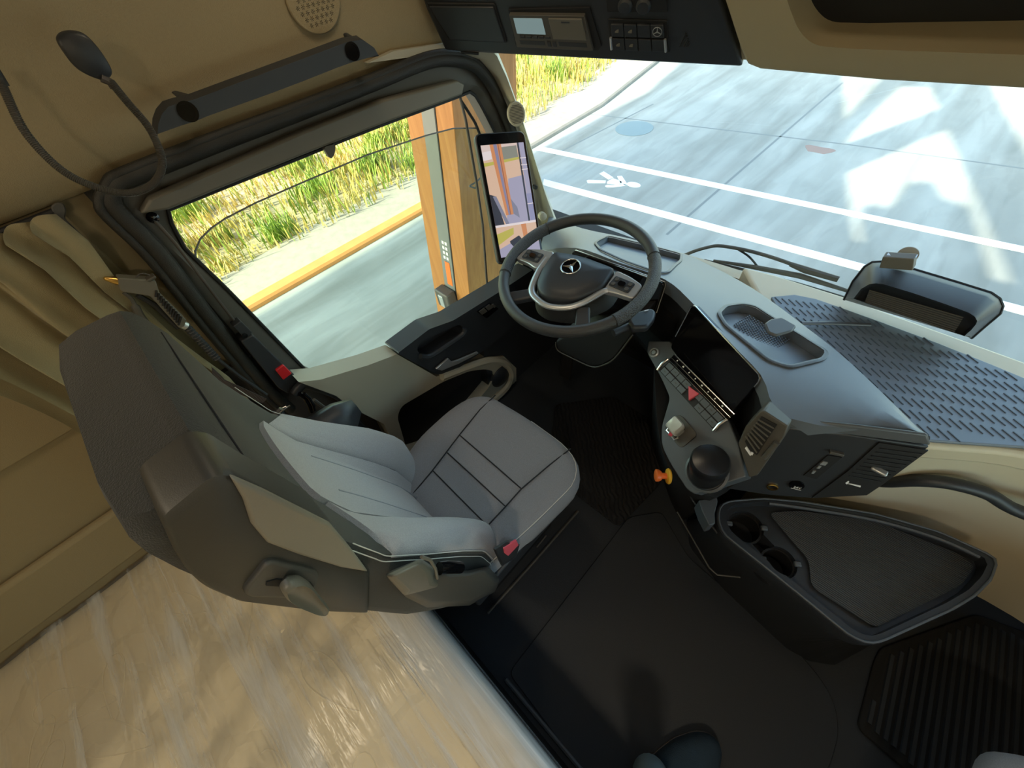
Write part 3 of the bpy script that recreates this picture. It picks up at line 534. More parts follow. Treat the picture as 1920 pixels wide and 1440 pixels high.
# body under the cover
bd = MB(); bpl = [(-1.12, 1.28), (-1.12, 1.13), (-0.86, 1.08), (-0.55, 1.06), (-0.36, 0.97), (-0.29, 0.91), (-0.055, 0.785), (0.03, 0.73), (0.22, 0.82), (0.03, 0.98), (-0.16, 1.12), (-0.28, 1.28), (-0.6, 1.34)]
zt = [0.77, 0.77, 0.80, 0.90, 0.92, 0.925, 0.925, 0.925, 0.925, 0.90, 0.83, 0.80, 0.79]
bd.loft([[V((x * 0.98, y + 0.05, 0.55)) for x, y in bpl], [V((x, y, z)) for (x, y), z in zip(bpl, zt)]]); bd.build('dash_body', 'soft_black', dash, angle=30)
# instrument display in front of the wheel
h0 = V((-0.732,0.960,0.945)); h1 = V((-0.404,0.973,0.950)); fi = Fr(h0, h1 - h0, (-0.05, -0.25, -0.95)); wd = (h1 - h0).length
ds = MB(); fi.plate(ds, rnd([(-0.005, -0.004), (wd + 0.005, -0.004), (wd + 0.005, 0.118), (-0.005, 0.118)], 0.014), -0.004, -0.016); idp = ds.build('instrument_display', 'gloss_black', dash, bevel=0.002)
ed = MB(); ed.tube([fi.p(-0.004, 0.10, -0.004), fi.p(-0.005, 0.006, -0.004), fi.p(0.002, -0.004, -0.004), fi.p(wd, -0.004, -0.004), fi.p(wd + 0.005, 0.004, -0.004), fi.p(wd + 0.005, 0.10, -0.004)], 0.0016, 6); ed.build('display_edge', 'silver', idp)
sen = MB(); sen.box(V((-0.589,1.052,0.900)) + V((0, 0, 0)), (0.014, 0.010, 0.010)); sen.build('light_sensor', 'gloss_black', dash, bevel=0.002)
# centre touchscreen
fc = Fr((-0.282, 0.902, 0.974), (0.876, -0.481, -0.019), (-0.105, -0.153, -0.983))
sc = MB(); fc.plate(sc, rnd([(-0.002, -0.002), (0.277, -0.002), (0.277, 0.166), (-0.002, 0.166)], 0.014), 0.0, 0.014)
scr = sc.build('centre_display', 'gloss_black', dash, bevel=0.002)
e = MB(); e.tube([fc.p(*q, 0.0) for q in ((-0.003, 0.12), (-0.003, 0.010), (0.002, 0.001), (0.010, -0.003), (0.266, -0.003), (0.274, 0.002), (0.278, 0.012), (0.278, 0.03))], 0.0022, 6); e.build('display_edge', 'chrome', scr)
# sloping control panel
nh = V((-0.481, -0.876, 0)) * math.cos(math.radians(50)) + V((0, 0, math.sin(math.radians(50))))
pp = [(-0.376,0.885,0.786),(-0.313,0.894,0.818),(-0.063,0.750,0.813),(-0.002,0.698,0.799),(0.051,0.638,0.777),(-0.021,0.562,0.692),(-0.042,0.564,0.685),(-0.116,0.605,0.685),(-0.162,0.636,0.690),(-0.192,0.679,0.709),(-0.208,0.727,0.737),(-0.218,0.754,0.754),(-0.279,0.800,0.763),(-0.362,0.855,0.769)]
cp = MB().prism(rnd(pp, [0.004] * 6 + [0.02] * 8), nh * -0.05); cpo = cp.build('control_panel', 'grey_panel', dash, bevel=0.003)
fp_ = Fr(V((-0.288,0.814,0.769)), V((-0.067,0.711,0.783)) - V((-0.288,0.814,0.769)), (0.3, 0.3, 0.4))
if fp_.n.dot(nh) < 0: fp_ = Fr(fp_.o, fp_.u, fp_.v)
sgn = 1 if fp_.n.dot(nh) > 0 else -1
def PR(mb, a0, b0, a1, b1, h0_, h1_, r=0.0): return fp_.rect(mb, a0, b0, a1, b1, sgn * h0_, sgn * h1_, r)
L_ = 0.243
bb = MB(); PR(bb, 0.0, -0.002, L_, 0.041, 0.0, 0.002); bbo = bb.build('switch_bank', 'black', cpo)
for r_ in (0, 1):
    for k in range(9):
        if (r_ == 0 and k in (4, 5)) or (r_ == 1 and k == 4): continue
        q = MB(); PR(q, 0.004 + k * 0.0262, 0.0005 + r_ * 0.0205, 0.0288 + k * 0.0262, 0.0180 + r_ * 0.0205, 0.001, 0.006, 0.001); q.build('switch_key', 'grey_panel', bbo, bevel=0.001)
        if (k + r_) % 2 == 0:
            q2 = MB(); PR(q2, 0.013 + k * 0.0262, 0.008 + r_ * 0.0205, 0.020 + k * 0.0262, 0.011 + r_ * 0.0205, 0.006, 0.0064); q2.build('switch_icon', 'housing', bbo, flat=True)
kb_ = MB(); PR(kb_, 0.002, 0.043, L_ + 0.010, 0.067, 0.0, 0.015, 0.004); kbo = kb_.build('key_bar', 'gloss_black', cpo, bevel=0.002)
for b_, r_, h_, m_ in ((0.0435, 0.0018, 0.012, 'chrome'), (0.053, 0.0009, 0.0155, 'chrome'), (0.0655, 0.0021, 0.014, 'chrome')):
    t = MB(); t.tube([fp_.p(0.003, b_, sgn * h_), fp_.p(L_ + 0.009, b_, sgn * h_)], r_, 6); t.build('chrome_strip', m_, kbo)
for k in range(8):
    ic = MB(); a_ = 0.024 + k * 0.027; PR(ic, a_, 0.057, a_ + 0.003 + 0.002 * (k % 3 == 1), 0.061, 0.0148, 0.0155); ic.build('key_icon', 'white_print', kbo, flat=True)
hz_ = MB(); hz_.prism([fp_.p(a, b, sgn * 0.001) for a, b in ((0.104, 0.031), (0.144, 0.037), (0.138, 0.003))], fp_.n * (sgn * 0.009)); hz_.build('hazard_switch', 'pink_red', bbo, bevel=0.002)
for a_ in (-0.006, L_ + 0.003):
    q = MB(); q.tube([fp_.p(a_, -0.004, sgn * 0.004), fp_.p(a_ - 0.002, 0.020, sgn * 0.009), fp_.p(a_, 0.042, sgn * 0.006)], 0.0042, 8); q.build('chrome_cap', 'chrome', bbo)
# drive selector
gs = V((-0.144,0.683,0.731)); fg = Fr(gs, fp_.u, fp_.v); 
def GP(a, b, h_): return gs + fp_.u * a + fp_.v * b + nh * h_
pt = MB(); pt.prism([GP(a, b, 0) for a, b in rnd([(-0.035, -0.028), (0.045, -0.028), (0.045, 0.035), (-0.035, 0.035)], 0.015)], nh * 0.003); pto = pt.build('selector_plate', 'housing', cpo, bevel=0.001)
sl_ = MB(); sl_.loft([[GP(a * s + ox, b * s + oy, h_) for a, b in rnd([(-0.020, -0.020), (0.020, -0.020), (0.020, 0.020), (-0.020, 0.020)], 0.008)] for s, ox, oy, h_ in ((0.7, 0, 0, 0.0), (0.75, 0, 0.002, 0.020), (1.0, 0, 0.006, 0.030), (1.05, 0, 0.010, 0.044), (0.85, 0, 0.012, 0.052))]); slo = sl_.build('drive_selector', 'pearl', cpo, angle=60)
u_ = MB(); u_.tube([GP(-0.020, -0.010, 0.012), GP(-0.018, -0.022, 0.014), GP(0.018, -0.022, 0.014), GP(0.020, -0.010, 0.012)], 0.004, 8); u_.build('selector_trim', 'chrome', slo)
rb = MB(); rb.box(GP(0.0, -0.021, 0.018), (0.010, 0.008, 0.006)); rb.build('park_button', 'pink_red', slo)
# lidded pot
M['pot_black'] = mat('pot_black', (0.012, 0.013, 0.016), 0.3)
pc = V((-0.026,0.618,0.731)); 
pt_ = MB(); pt_.lathe([(0.056, 0.0), (0.056, 0.006), (0.050, 0.008), (0.047, 0.002)], pc, nh, 36); pt_.build('pot_ring', 'grey_panel', cpo)
pt_ = MB(); pt_.lathe([(0.044, -0.02), (0.044, 0.040), (0.047, 0.043), (0.047, 0.068), (0.042, 0.078), (0.022, 0.083), (0.001, 0.084)], pc, nh.lerp(V((0, 0, 1)), 0.75), 36); pot = pt_.build('lidded_pot', 'pot_black', cpo)
# start button on the panel's upper end
sbp = V((-0.337,0.857,0.781)); q = MB(); q.lathe([(0.016, 0), (0.016, 0.004), (0.013, 0.006), (0.012, 0.004)], sbp, nh, 24); q.build('start_ring', 'silver', cpo)
q = MB(); q.lathe([(0.011, 0), (0.011, 0.004), (0.009, 0.005), (0.001, 0.005)], sbp, nh, 24); so = q.build('start_button', 'housing', cpo)
q = MB(); q.lathe([(0.0065, 0.0052), (0.0065, 0.0058), (0.005, 0.0058), (0.005, 0.0052)], sbp, nh, 20); q.build('button_mark', 'silver', so)
# passenger side face of the pod
fn = V((0.426, -0.893, 0.14)).normalized()
fa = [(0.063,0.701,0.930),(0.166,0.753,0.945),(0.279,0.808,0.954),(0.277,0.786,0.822),(0.278,0.779,0.770),(0.197,0.730,0.707),(0.120,0.689,0.680),(0.036,0.648,0.670),(-0.002,0.658,0.853),(0.045,0.667,0.763)]
fa = [(0.061,0.701,0.935),(0.165,0.753,0.949),(0.279,0.809,0.956),(0.279,0.787,0.818),(0.277,0.778,0.769),(0.198,0.730,0.704),(0.121,0.689,0.677),(0.034,0.646,0.663),(0.057,0.667,0.729),(0.056,0.673,0.769)]
fm = MB().prism(fa, fn * -0.05); fmo = fm.build('side_fascia', 'soft_black', dash, bevel=0.003)
ls_ = MB(); ls_.prism([(0.048,0.699,0.962),(0.151,0.751,0.977),(0.259,0.804,0.988),(0.279,0.809,0.960),(0.165,0.753,0.949),(0.059,0.700,0.935)], fn * -0.008); ls_.build('cover_edge', 'grey_panel', dash, bevel=0.005)
def FP(px): return [p + fn * 0.0 for p in px]
q = MB(); q.prism([p + fn * 0.001 for p in [V(v) for v in [(0.207,0.773,0.945),(0.280,0.808,0.949),(0.277,0.786,0.817),(0.274,0.777,0.768),(0.197,0.731,0.712),(0.207,0.756,0.840)]]], fn * 0.003); vp = q.build('vent_frame', 'black', dash)
va = [V(v) for v in [(0.215,0.775,0.937),(0.277,0.806,0.944),(0.268,0.782,0.821),(0.215,0.757,0.818)]]
for k in range(9):
    t = (k + 0.5) / 9; a_ = va[0].lerp(va[3], t); b_ = va[1].lerp(va[2], t); w_ = fn * 0.012
    s_ = MB(); d_ = V((0, 0, 0.0012)); s_.loft([[a_ - d_, b_ - d_, b_ + d_, a_ + d_], [a_ - d_ + w_ * 0.5, b_ - d_ + w_ * 0.5, b_ + d_ + w_ * 0.5, a_ + d_ + w_ * 0.5]]); s_.build('vent_slat', 'soft_black', vp)
tb = MB(); m0 = va[0].lerp(va[3], 0.62).lerp(va[1].lerp(va[2], 0.62), 0.55); tb.box(m0 + fn * 0.008, (0.030, 0.014, 0.008)); tb.build('vent_tab', 'silver', vp, bevel=0.003)
for px in ([(0.222,0.757,0.798),(0.226,0.758,0.795),(0.251,0.769,0.792),(0.249,0.769,0.798)], [(0.222,0.756,0.796),(0.223,0.758,0.806),(0.226,0.759,0.803),(0.227,0.758,0.791)]):
    MB().prism(px, fn * 0.004).build('vent_symbol', 'white_print', vp, flat=True)
q = MB(); q.prism([V(v) for v in [(0.155,0.737,0.876),(0.178,0.748,0.878),(0.173,0.731,0.787),(0.148,0.720,0.789)]], fn * 0.003); sn = q.build('switch_strip', 'black', dash)
for px in ([(0.155,0.734,0.855),(0.164,0.738,0.855),(0.164,0.736,0.844),(0.154,0.731,0.844)], [(0.155,0.731,0.838),(0.160,0.734,0.838),(0.160,0.732,0.829),(0.155,0.729,0.829)], [(0.154,0.727,0.817),(0.159,0.730,0.818),(0.159,0.728,0.806),(0.155,0.726,0.806)]):
    MB().prism([V(v) for v in px], fn * 0.006).build('strip_icon', 'silver', sn, flat=True)
q = MB(); q.prism([V(v) for v in [(0.150,0.738,0.895),(0.175,0.749,0.893),(0.177,0.749,0.886),(0.152,0.737,0.887)]], fn * 0.008); q.build('strip_lip', 'housing', dash, bevel=0.001)
q = MB(); q.lathe([(0.013, 0.0), (0.013, 0.004), (0.010, 0.005), (0.010, 0.0)], V((0.115,0.693,0.717)), fn, 24); so = q.build('socket_ring', 'brass', dash)
q = MB(); q.lathe([(0.0095, 0.001), (0.001, 0.001)], V((0.115,0.693,0.717)), fn, 20); q.build('socket_hole', 'black', so)
q = MB(); q.lathe([(0.016, 0.0), (0.016, 0.005), (0.001, 0.006)], V((0.152,0.715,0.747)), fn, 24); so = q.build('socket_cap', 'gloss_black', dash)
tu = V((0.893, 0.426, 0)); ft_ = Fr(V((0.154,0.716,0.743)) + fn * 0.0065, tu, V((0, 0, 1)) + fn * -0.14); text_part('socket_print', '24V', ft_, 0, 0, 0.010, 'white_print', so)
q = MB(); q.prism(ft_.poly([(-0.011, -0.008), (0.011, -0.008), (0.011, -0.0068), (-0.011, -0.0068)]), fn * 0.001); q.build('socket_line', 'white_print', so, flat=True)
# corner vent between control panel and side face
vn = V((-0.02, -0.97, 0.24)).normalized()
vf = [(-0.003,0.647,0.867),(-0.010,0.660,0.920),(-0.003,0.673,0.973),(0.002,0.675,0.980),(0.056,0.672,0.974),(0.063,0.664,0.943),(0.068,0.632,0.814),(0.057,0.628,0.794)]
fv = MB().prism(vf, vn * -0.05); fvo = fv.build('vent_frame', 'housing', dash, bevel=0.003)
q = MB().prism([V(v) + vn * 0.001 for v in [(0.006,0.651,0.886),(0.005,0.671,0.966),(0.038,0.670,0.966),(0.042,0.646,0.869),(0.023,0.647,0.871)]], vn * 0.002); q.build('vent_cavity', 'black', fvo)
va = [V(v) + vn * 0.002 for v in [(0.001,0.654,0.897),(0.004,0.670,0.962),(0.037,0.670,0.963),(0.039,0.647,0.870)]]
for k in range(7):
    t = (k + 0.5) / 7; a_ = va[0].lerp(va[1], t); b_ = va[3].lerp(va[2], t); w_ = vn * 0.006; d_ = V((0.0005, 0, 0.0005))
    s_ = MB(); s_.loft([[a_ - d_, b_ - d_, b_ + d_, a_ + d_], [a_ - d_ + w_, b_ - d_ + w_, b_ + d_ + w_, a_ + d_ + w_]]); s_.build('vent_slat', 'lever', fvo)
for px in ([(0.014,0.647,0.870),(0.015,0.649,0.875),(0.033,0.645,0.864),(0.032,0.644,0.858)], [(0.029,0.647,0.869),(0.034,0.647,0.869),(0.035,0.645,0.862),(0.031,0.645,0.863)]):
    MB().prism([V(v) + vn * 0.002 for v in px], vn * 0.003).build('vent_symbol', 'white_print', fvo, flat=True)
q = MB(); q.tube([V((0.056,0.647,0.874)) + vn * 0.004, V((0.058,0.661,0.927)) + vn * 0.004], 0.006, 10); q.build('vent_wheel', 'housing', fvo)
# lower body of the console under the panel and at the driver's knees
tw = MB(); r0 = [(-0.30, 1.02), (-0.20, 0.93), (-0.10, 0.84), (-0.03, 0.79), (-0.01, 0.79), (0.0, 0.82), (0.0, 1.30), (-0.30, 1.30)]; r1 = [(-0.33, 0.86), (-0.215, 0.70), (-0.135, 0.615), (-0.03, 0.585), (0.03, 0.63), (0.05, 0.69), (0.05, 1.30), (-0.33, 1.30)]
tw.loft([resample([V((x, y, 0.0)) for x, y in r0], 48), resample([V((x, y, 0.35)) for x, y in [(a[0] * 0.5 + b[0] * 0.5, a[1] * 0.5 + b[1] * 0.5) for a, b in zip(r0, r1)]], 48), resample([V((x, y, z)) for (x, y), z in zip(r1, (0.73, 0.69, 0.66, 0.65, 0.62, 0.62, 0.62, 0.7))], 48)]); tw.build('console_tower', 'black', dash, angle=30)
kp = MB(); kp.sheet([[(-1.12, 1.12, 0.80), (-0.8, 1.07, 0.80), (-0.55, 1.05, 0.84), (-0.33, 0.95, 0.84)], [(-1.12, 1.20, 0.45), (-0.8, 1.20, 0.45), (-0.55, 1.18, 0.45), (-0.33, 1.05, 0.45)], [(-1.12, 1.38, 0.12), (-0.8, 1.40, 0.12), (-0.55, 1.38, 0.12), (-0.33, 1.25, 0.12)]], (0, 0.04, 0)); kp.build('knee_panel', 'black', dash)

# emergency cut-off knob on the console's side
ek = thing('emergency_switch', (-0.105,0.590,0.630), 'orange emergency stop knob with yellow collar low on the console', 'emergency switch')
ea = V((-0.78, -0.62, 0.10)).normalized(); eo = V((-0.103,0.596,0.630))
MB().lathe([(0.001, -0.004), (0.021, -0.004), (0.023, 0.0), (0.021, 0.004), (0.012, 0.006)], eo, ea, 28).build('collar', 'yellow', ek)
MB().lathe([(0.009, 0.003), (0.009, 0.020), (0.014, 0.022), (0.018, 0.030), (0.018, 0.036), (0.014, 0.038), (0.001, 0.039)], eo, ea, 28).build('knob', 'orange', ek)

# passenger shelf with its rubber mat
shelf = dash
lipc = [V(p) for p in smooth([(0.06, 0.80, 0.83), (0.20, 0.875, 0.83), (0.326,0.943,0.830),(0.473,1.038,0.830), (0.62, 1.08, 0.83), (0.85, 1.10, 0.83), (1.16, 1.06, 0.83)], 4)]
backc = [V((x, y - 0.03, 0.83)) for x, y in ((-0.30, 1.385), (-0.2, 1.40), (0.0, 1.41), (0.45, 1.395), (0.85, 1.335), (1.16, 1.23))]
sp_ = [(-0.12, 1.15, 0.83)] + [tuple(p) for p in lipc] + [tuple(p) for p in reversed(backc)]
MB().prism([V(p) - V((0, 0, 0.004)) for p in sp_], (0, 0, -0.06)).build('shelf_panel', 'beige_light', shelf, bevel=0.012, seg=3)
fa_ = MB(); fa_.sheet([[p + V((0, 0.005, -0.01)) for p in lipc], [p + V((0.012, 0.018, -0.05)) for p in lipc], [p + V((0.03, 0.035, -0.30)) for p in lipc], [p + V((0.05, 0.03, -0.70)) for p in lipc]], (0, 0.05, 0)); fa_.build('lower_fascia', 'beige_light', shelf, angle=60)
gr = MB(); gpath = smooth([(0.333,0.985,0.574), (0.349,0.970,0.619),(0.381,0.970,0.673), (0.428,0.985,0.700), (0.496,1.010,0.698), (0.579,1.030,0.672), (0.75, 1.07, 0.69), (1.0, 1.06, 0.66)], 6); gr.tube(gpath, 0.016, 10); gr.build('grab_rail', 'soft_black', shelf)
mt = thing('shelf_mat', (0.4, 1.15, 0.83), 'blue-grey rubber mat with slanted ribs lying on the passenger shelf', 'mat')
mp_ = [(-0.160,1.237,0.838),(-0.109,1.287,0.838),(-0.052,1.303,0.838),(0.022,1.304,0.838),(0.132,1.303,0.838),(0.258,1.299,0.838),(0.371,1.290,0.838),(0.434,1.283,0.838)] + [(0.80, 1.24, 0.838), (1.08, 1.16, 0.838), (1.08, 1.085, 0.838), (0.80, 1.115, 0.838), (0.62, 1.095, 0.838)] + [(0.465,1.051,0.838),(0.391,0.999,0.838),(0.318,0.949,0.838)] + [(0.2, 0.90, 0.838), (0.05, 1.0, 0.838)]
mto = MB().prism(mp_, (0, 0, -0.010)).build('mat_sheet', 'shelf_mat', mt, bevel=0.003)
from mathutils.geometry import intersect_point_tri_2d
def inside(x, y, poly):
    c_ = False
    for i in range(len(poly)):
        x1, y1 = poly[i][0], poly[i][1]; x2, y2 = poly[i - 1][0], poly[i - 1][1]
        if (y1 > y) != (y2 > y) and x < (x2 - x1) * (y - y1) / (y2 - y1) + x1: c_ = not c_
    return c_
rb_ = MB(); rdir = V((0.93, 0.36, 0)); ndir = V((-0.36, 0.93, 0)); bdir = (V((0.83, -0.55, 0))).normalized(); mc = V((0.3, 1.1, 0.838)); sw_ = V((-bdir.y, bdir.x, 0)) * 0.0015
for j in range(-8, 9):
    for i in range(-32, 50):
        p = mc + rdir * (i * 0.0195 + (0.0098 if j % 2 else 0)) + ndir * (j * 0.040); a_ = p - bdir * 0.016; b_ = p + bdir * 0.016
        if inside(a_.x, a_.y, mp_) and inside(b_.x, b_.y, mp_): rb_.prism([a_ - sw_, b_ - sw_ * 0.6, b_ + sw_ * 0.6, a_ + sw_], (0, 0, 0.0020))
rb_.build('mat_ribs', 'mat_rib', mto, flat=True)
bar = MB(); bar.tube([(-0.045,1.154,0.850),(0.021,1.203,0.850),(0.102,1.256,0.850)], [0.007, 0.007, 0.006], 8, False, 0.7); tag(bar.build('divider_bar', 'grey_panel'), 'slim grey divider bar lying across the ribbed shelf mat', 'divider')

# storage table on the engine tunnel
tab = thing('storage_table', (0.35, 0.80, 0.0), 'black pull-out storage table with two cup holders beside the console', 'table')
to = [(0.047,0.651,0.520),(0.046,0.675,0.520),(0.060,0.700,0.520),(0.130,0.772,0.520),(0.213,0.832,0.520),(0.377,0.928,0.520),(0.513,0.982,0.520),(0.631,0.997,0.520),(0.639,0.981,0.520),(0.637,0.924,0.520),(0.617,0.853,0.520),(0.587,0.785,0.520),(0.490,0.605,0.520),(0.475,0.582,0.520),(0.453,0.566,0.520),(0.425,0.559,0.520),(0.284,0.574,0.520),(0.091,0.591,0.520),(0.063,0.616,0.520)]
ti = [(0.072,0.662,0.520),(0.072,0.684,0.520),(0.083,0.707,0.520),(0.147,0.771,0.520),(0.218,0.819,0.520),(0.381,0.913,0.520),(0.517,0.964,0.520),(0.611,0.975,0.520),(0.620,0.963,0.520),(0.616,0.919,0.520),(0.600,0.860,0.520),(0.570,0.794,0.520),(0.478,0.618,0.520),(0.465,0.599,0.520),(0.448,0.587,0.520),(0.427,0.583,0.520),(0.287,0.599,0.520),(0.110,0.617,0.520),(0.087,0.633,0.520)]
TO = resample([V(p) for p in rnd(to, 0.01)], 90); TI = resample([V(p) for p in rnd(ti, 0.008)], 90); cc = sum(TO, V()) / 90
base = resample([V(p) for p in [(0.00, 0.80, 0.0), (0.04, 0.86, 0.0), (0.12, 0.92, 0.0), (0.2, 1.0, 0.0), (0.45, 1.08, 0.0), (0.62, 1.0, 0.0), (0.645, 0.80, 0.0), (0.60, 0.68, 0.0), (0.535, 0.635, 0.0), (0.47, 0.62, 0.0), (0.225, 0.655, 0.0), (0.06, 0.715, 0.0)]], 90)
tbm = MB(); tbm.loft([base, [b.lerp(a, 0.75) * 1.0 + V((0, 0, 0.0)) for a, b in zip([cc + (p - cc) * 0.93 for p in TO], base)], [cc + (p - cc) * 0.985 + V((0, 0, -0.05)) for p in TO], [p + V((0, 0, -0.012)) for p in TO], [cc + (p - cc) * 0.995 for p in TO]])
tbo = tbm.build('table_body', 'soft_black', tab, angle=40)
cut(tbo, MB().prism([p + V((0, 0, 0.05)) for p in TI], (0, 0, -0.085)))
h1 = V((0.136,0.677,0.500)); h2 = V((0.246,0.641,0.500)); dd = (h2 - h1)
cut(tbo, MB().lathe([(0.048, -0.10), (0.048, 0.10)], h1, (0, 0, 1), 32)); cut(tbo, MB().lathe([(0.044, -0.10), (0.044, 0.10)], h2, (0, 0, 1), 32)); nn = dd.cross(V((0, 0, 1))).normalized() * 0.024
cut(tbo, MB().prism([h1 - nn + V((0, 0, -0.08)), h2 - nn + V((0, 0, -0.08)), h2 + nn + V((0, 0, -0.08)), h1 + nn + V((0, 0, -0.08))], (0, 0, 0.15)))
for hh, r_ in ((h1, 0.048), (h2, 0.044)):
    q = MB(); q.lathe([(r_ - 0.0005, -0.098), (r_ - 0.0005, -0.030), (r_ - 0.006, -0.030), (r_ - 0.006, -0.094), (0.001, -0.094)], hh, (0, 0, 1), 32); cu_ = q.build('cup_holder', 'black', tab)
    for k in (0.6, 3.7): 
        q = MB(); q.box(hh + V((math.cos(k) * r_, math.sin(k) * r_, -0.012)), (0.018, 0.014, 0.012), Matrix.Rotation(k, 3, 'Z')); q.build('cup_clip', 'grey_panel', cu_, bevel=0.003)
rl_ = MB(); rim = [a.lerp(b, 0.25) + V((0, 0, 0.001)) for a, b in zip(TO, TI)]; rl_.tube(rim, 0.0030, 6, True); rl_.build('table_rim', 'grey_panel', tab, angle=70)
far = [V(p) + V((0, 0, 0.0)) for p in [(0.152,0.770,0.515),(0.222,0.815,0.515),(0.385,0.909,0.515),(0.520,0.960,0.515),(0.604,0.972,0.515)]]; fr2 = MB(); fr2.tube(smooth(far, 4), 0.005, 6); fr2.build('table_track', 'grey_panel', tab)
lin = MB(); li = [V(p) for p in [(0.165,0.754,0.490),(0.230,0.820,0.490),(0.394,0.922,0.490),(0.580,0.967,0.490),(0.612,0.955,0.490),(0.597,0.879,0.490),(0.475,0.635,0.490),(0.329,0.630,0.490),(0.299,0.695,0.490),(0.239,0.720,0.490)]]; lin.prism(rnd(li, 0.02), (0, 0, 0.003)); lin.build('table_liner', 'liner', tab)
sd_ = MB(); sd_.tube([(-0.040,0.671,0.300),(0.129,0.573,0.300),(0.157,0.570,0.300),(0.212,0.611,0.300)], 0.0028, 6); sd_.build('pocket_lip', 'housing', tab)
sd_ = MB(); sd_.prism(rnd([(-0.005,0.630,0.545),(0.030,0.673,0.545),(0.038,0.663,0.545),(0.048,0.624,0.545),(0.063,0.597,0.545),(0.053,0.582,0.545),(0.023,0.603,0.545)], 0.004), (0, 0, -0.06)); sd_.build('table_bridge', 'grey_panel', tab, bevel=0.004)
sd_ = MB(); sd_.tube([(-0.126,0.713,0.500),(-0.015,0.640,0.500),(0.083,0.597,0.500)], 0.004, 6); sd_.build('side_rail', 'soft_black', tab)

# ================================================================ steering wheel
wc = V((-0.594, 0.78, 1.029)); wt_ = math.radians(11.6); wheel = thing('steering_wheel', wc, 'dark leather steering wheel with silver spokes and a star badge', 'steering wheel')
fw = Fr(wc, (1, 0, 0), (0, math.cos(wt_), math.sin(wt_)))
NR = 96
def arc(r, a0, a1, n, c=0.0): return [fw.p(r * math.cos(a0 + (a1 - a0) * k / n), r * math.sin(a0 + (a1 - a0) * k / n), c) for k in range(n + 1)]
q = MB(); q.tube([fw.p(0.2185 * math.cos(2 * PI * k / NR), 0.2185 * math.sin(2 * PI * k / NR)) for k in range(NR)], 0.0165, 14, True, 1.1, up=fw.n); rim_ = q.build('rim', 'leather', wheel, angle=70)
for a0, a1 in ((math.radians(-25), math.radians(42)), (math.radians(153), math.radians(212))):
    q = MB(); q.tube(arc(0.2185, a0, a1, 24), 0.0172, 14, flat=1.1, up=fw.n); q.build('rim_grip', 'leather_perf', rim_, angle=70)
for a in (152, 211, 42, -25):
    q = MB(); a_ = math.radians(a); c_ = fw.p(0.2185 * math.cos(a_), 0.2185 * math.sin(a_)); d_ = (fw.u * -math.sin(a_) + fw.v * math.cos(a_)); e_ = fw.u * math.cos(a_) + fw.v * math.sin(a_)
    q.tube([c_ + (e_ * math.cos(t) + fw.n * 1.1 * math.sin(t)) * 0.0174 for t in [k * PI / 8 for k in range(16)]], 0.0011, 5, True); q.build('rim_joint', 'black', rim_)
q = MB(); q.tube([fw.p(0.2045 * math.cos(2 * PI * k / NR), 0.2045 * math.sin(2 * PI * k / NR), 0.006) for k in range(NR)], 0.0008, 5, True); q.build('rim_stitching', 'housing', rim_)
pad = rnd([(-0.104, 0.026), (-0.020, 0.050), (0.098, 0.055), (0.110, -0.018), (0.066, -0.100), (0.0, -0.128), (-0.040, -0.124), (-0.070, -0.100), (-0.092, -0.042)], [0.015, 0.05, 0.012, 0.02, 0.03, 0.03, 0.02, 0.02, 0.02])
cx_, cy_ = 0.005, -0.035
def sc_(pl, s): return [(cx_ + (a - cx_) * s, cy_ + (b - cy_) * s) for a, b in pl]
q = MB(); q.loft([fw.poly(sc_(pad, 0.97), -0.030), fw.poly(pad, -0.004), fw.poly(sc_(pad, 0.985), 0.006), fw.poly(sc_(pad, 0.93), 0.013), fw.poly(sc_(pad, 0.6), 0.018), fw.poly(sc_(pad, 0.3), 0.0195)]); padO = q.build('airbag_pad', 'soft_black', wheel, angle=60)
q = MB(); q.loft([fw.poly(sc_(pad, 1.20), -0.075), fw.poly(sc_(pad, 1.08), -0.035), fw.poly(sc_(pad, 1.0), -0.02)]); q.build('hub_back', 'black', wheel, angle=60)
# silver bow around the pad with the two button arms
def spoke(pl, m, nm, c0, c1, bev=0.003, par=None):
    q = MB(); fw.plate(q, pl, c0, c1); return q.build(nm, m, par or wheel, bevel=bev)
left_arm = rnd([(-0.103, 0.030), (-0.150, 0.018), (-0.196, -0.004), (-0.198, -0.050), (-0.150, -0.046), (-0.112, -0.052), (-0.090, -0.04)], 0.012)
right_arm = rnd([(0.103, 0.054), (0.150, 0.052), (0.196, 0.042), (0.200, -0.010), (0.150, -0.016), (0.118, -0.024), (0.112, -0.018)], 0.012)
la = spoke(left_arm, 'silver', 'spoke', -0.014, 0.004); ra = spoke(right_arm, 'silver', 'spoke', -0.014, 0.004)
bow = [(-0.108, 0.0), (-0.100, -0.050), (-0.080, -0.104), (-0.062, -0.128), (-0.036, -0.139), (0.010, -0.144), (0.060, -0.122), (0.090, -0.085), (0.112, -0.030), (0.122, -0.016)]
q = MB(); q.tube([fw.p(a, b, 0.0) for a, b in smooth([(a, b, 0) for a, b in bow], 5) for a, b in ((a, b),)] if False else [fw.p(p.x, p.y, 0.0) for p in smooth([(a, b, 0) for a, b in bow], 5)], 0.0105, 8, flat=0.6, up=fw.n); q.build('silver_bow', 'silver', wheel, angle=70)
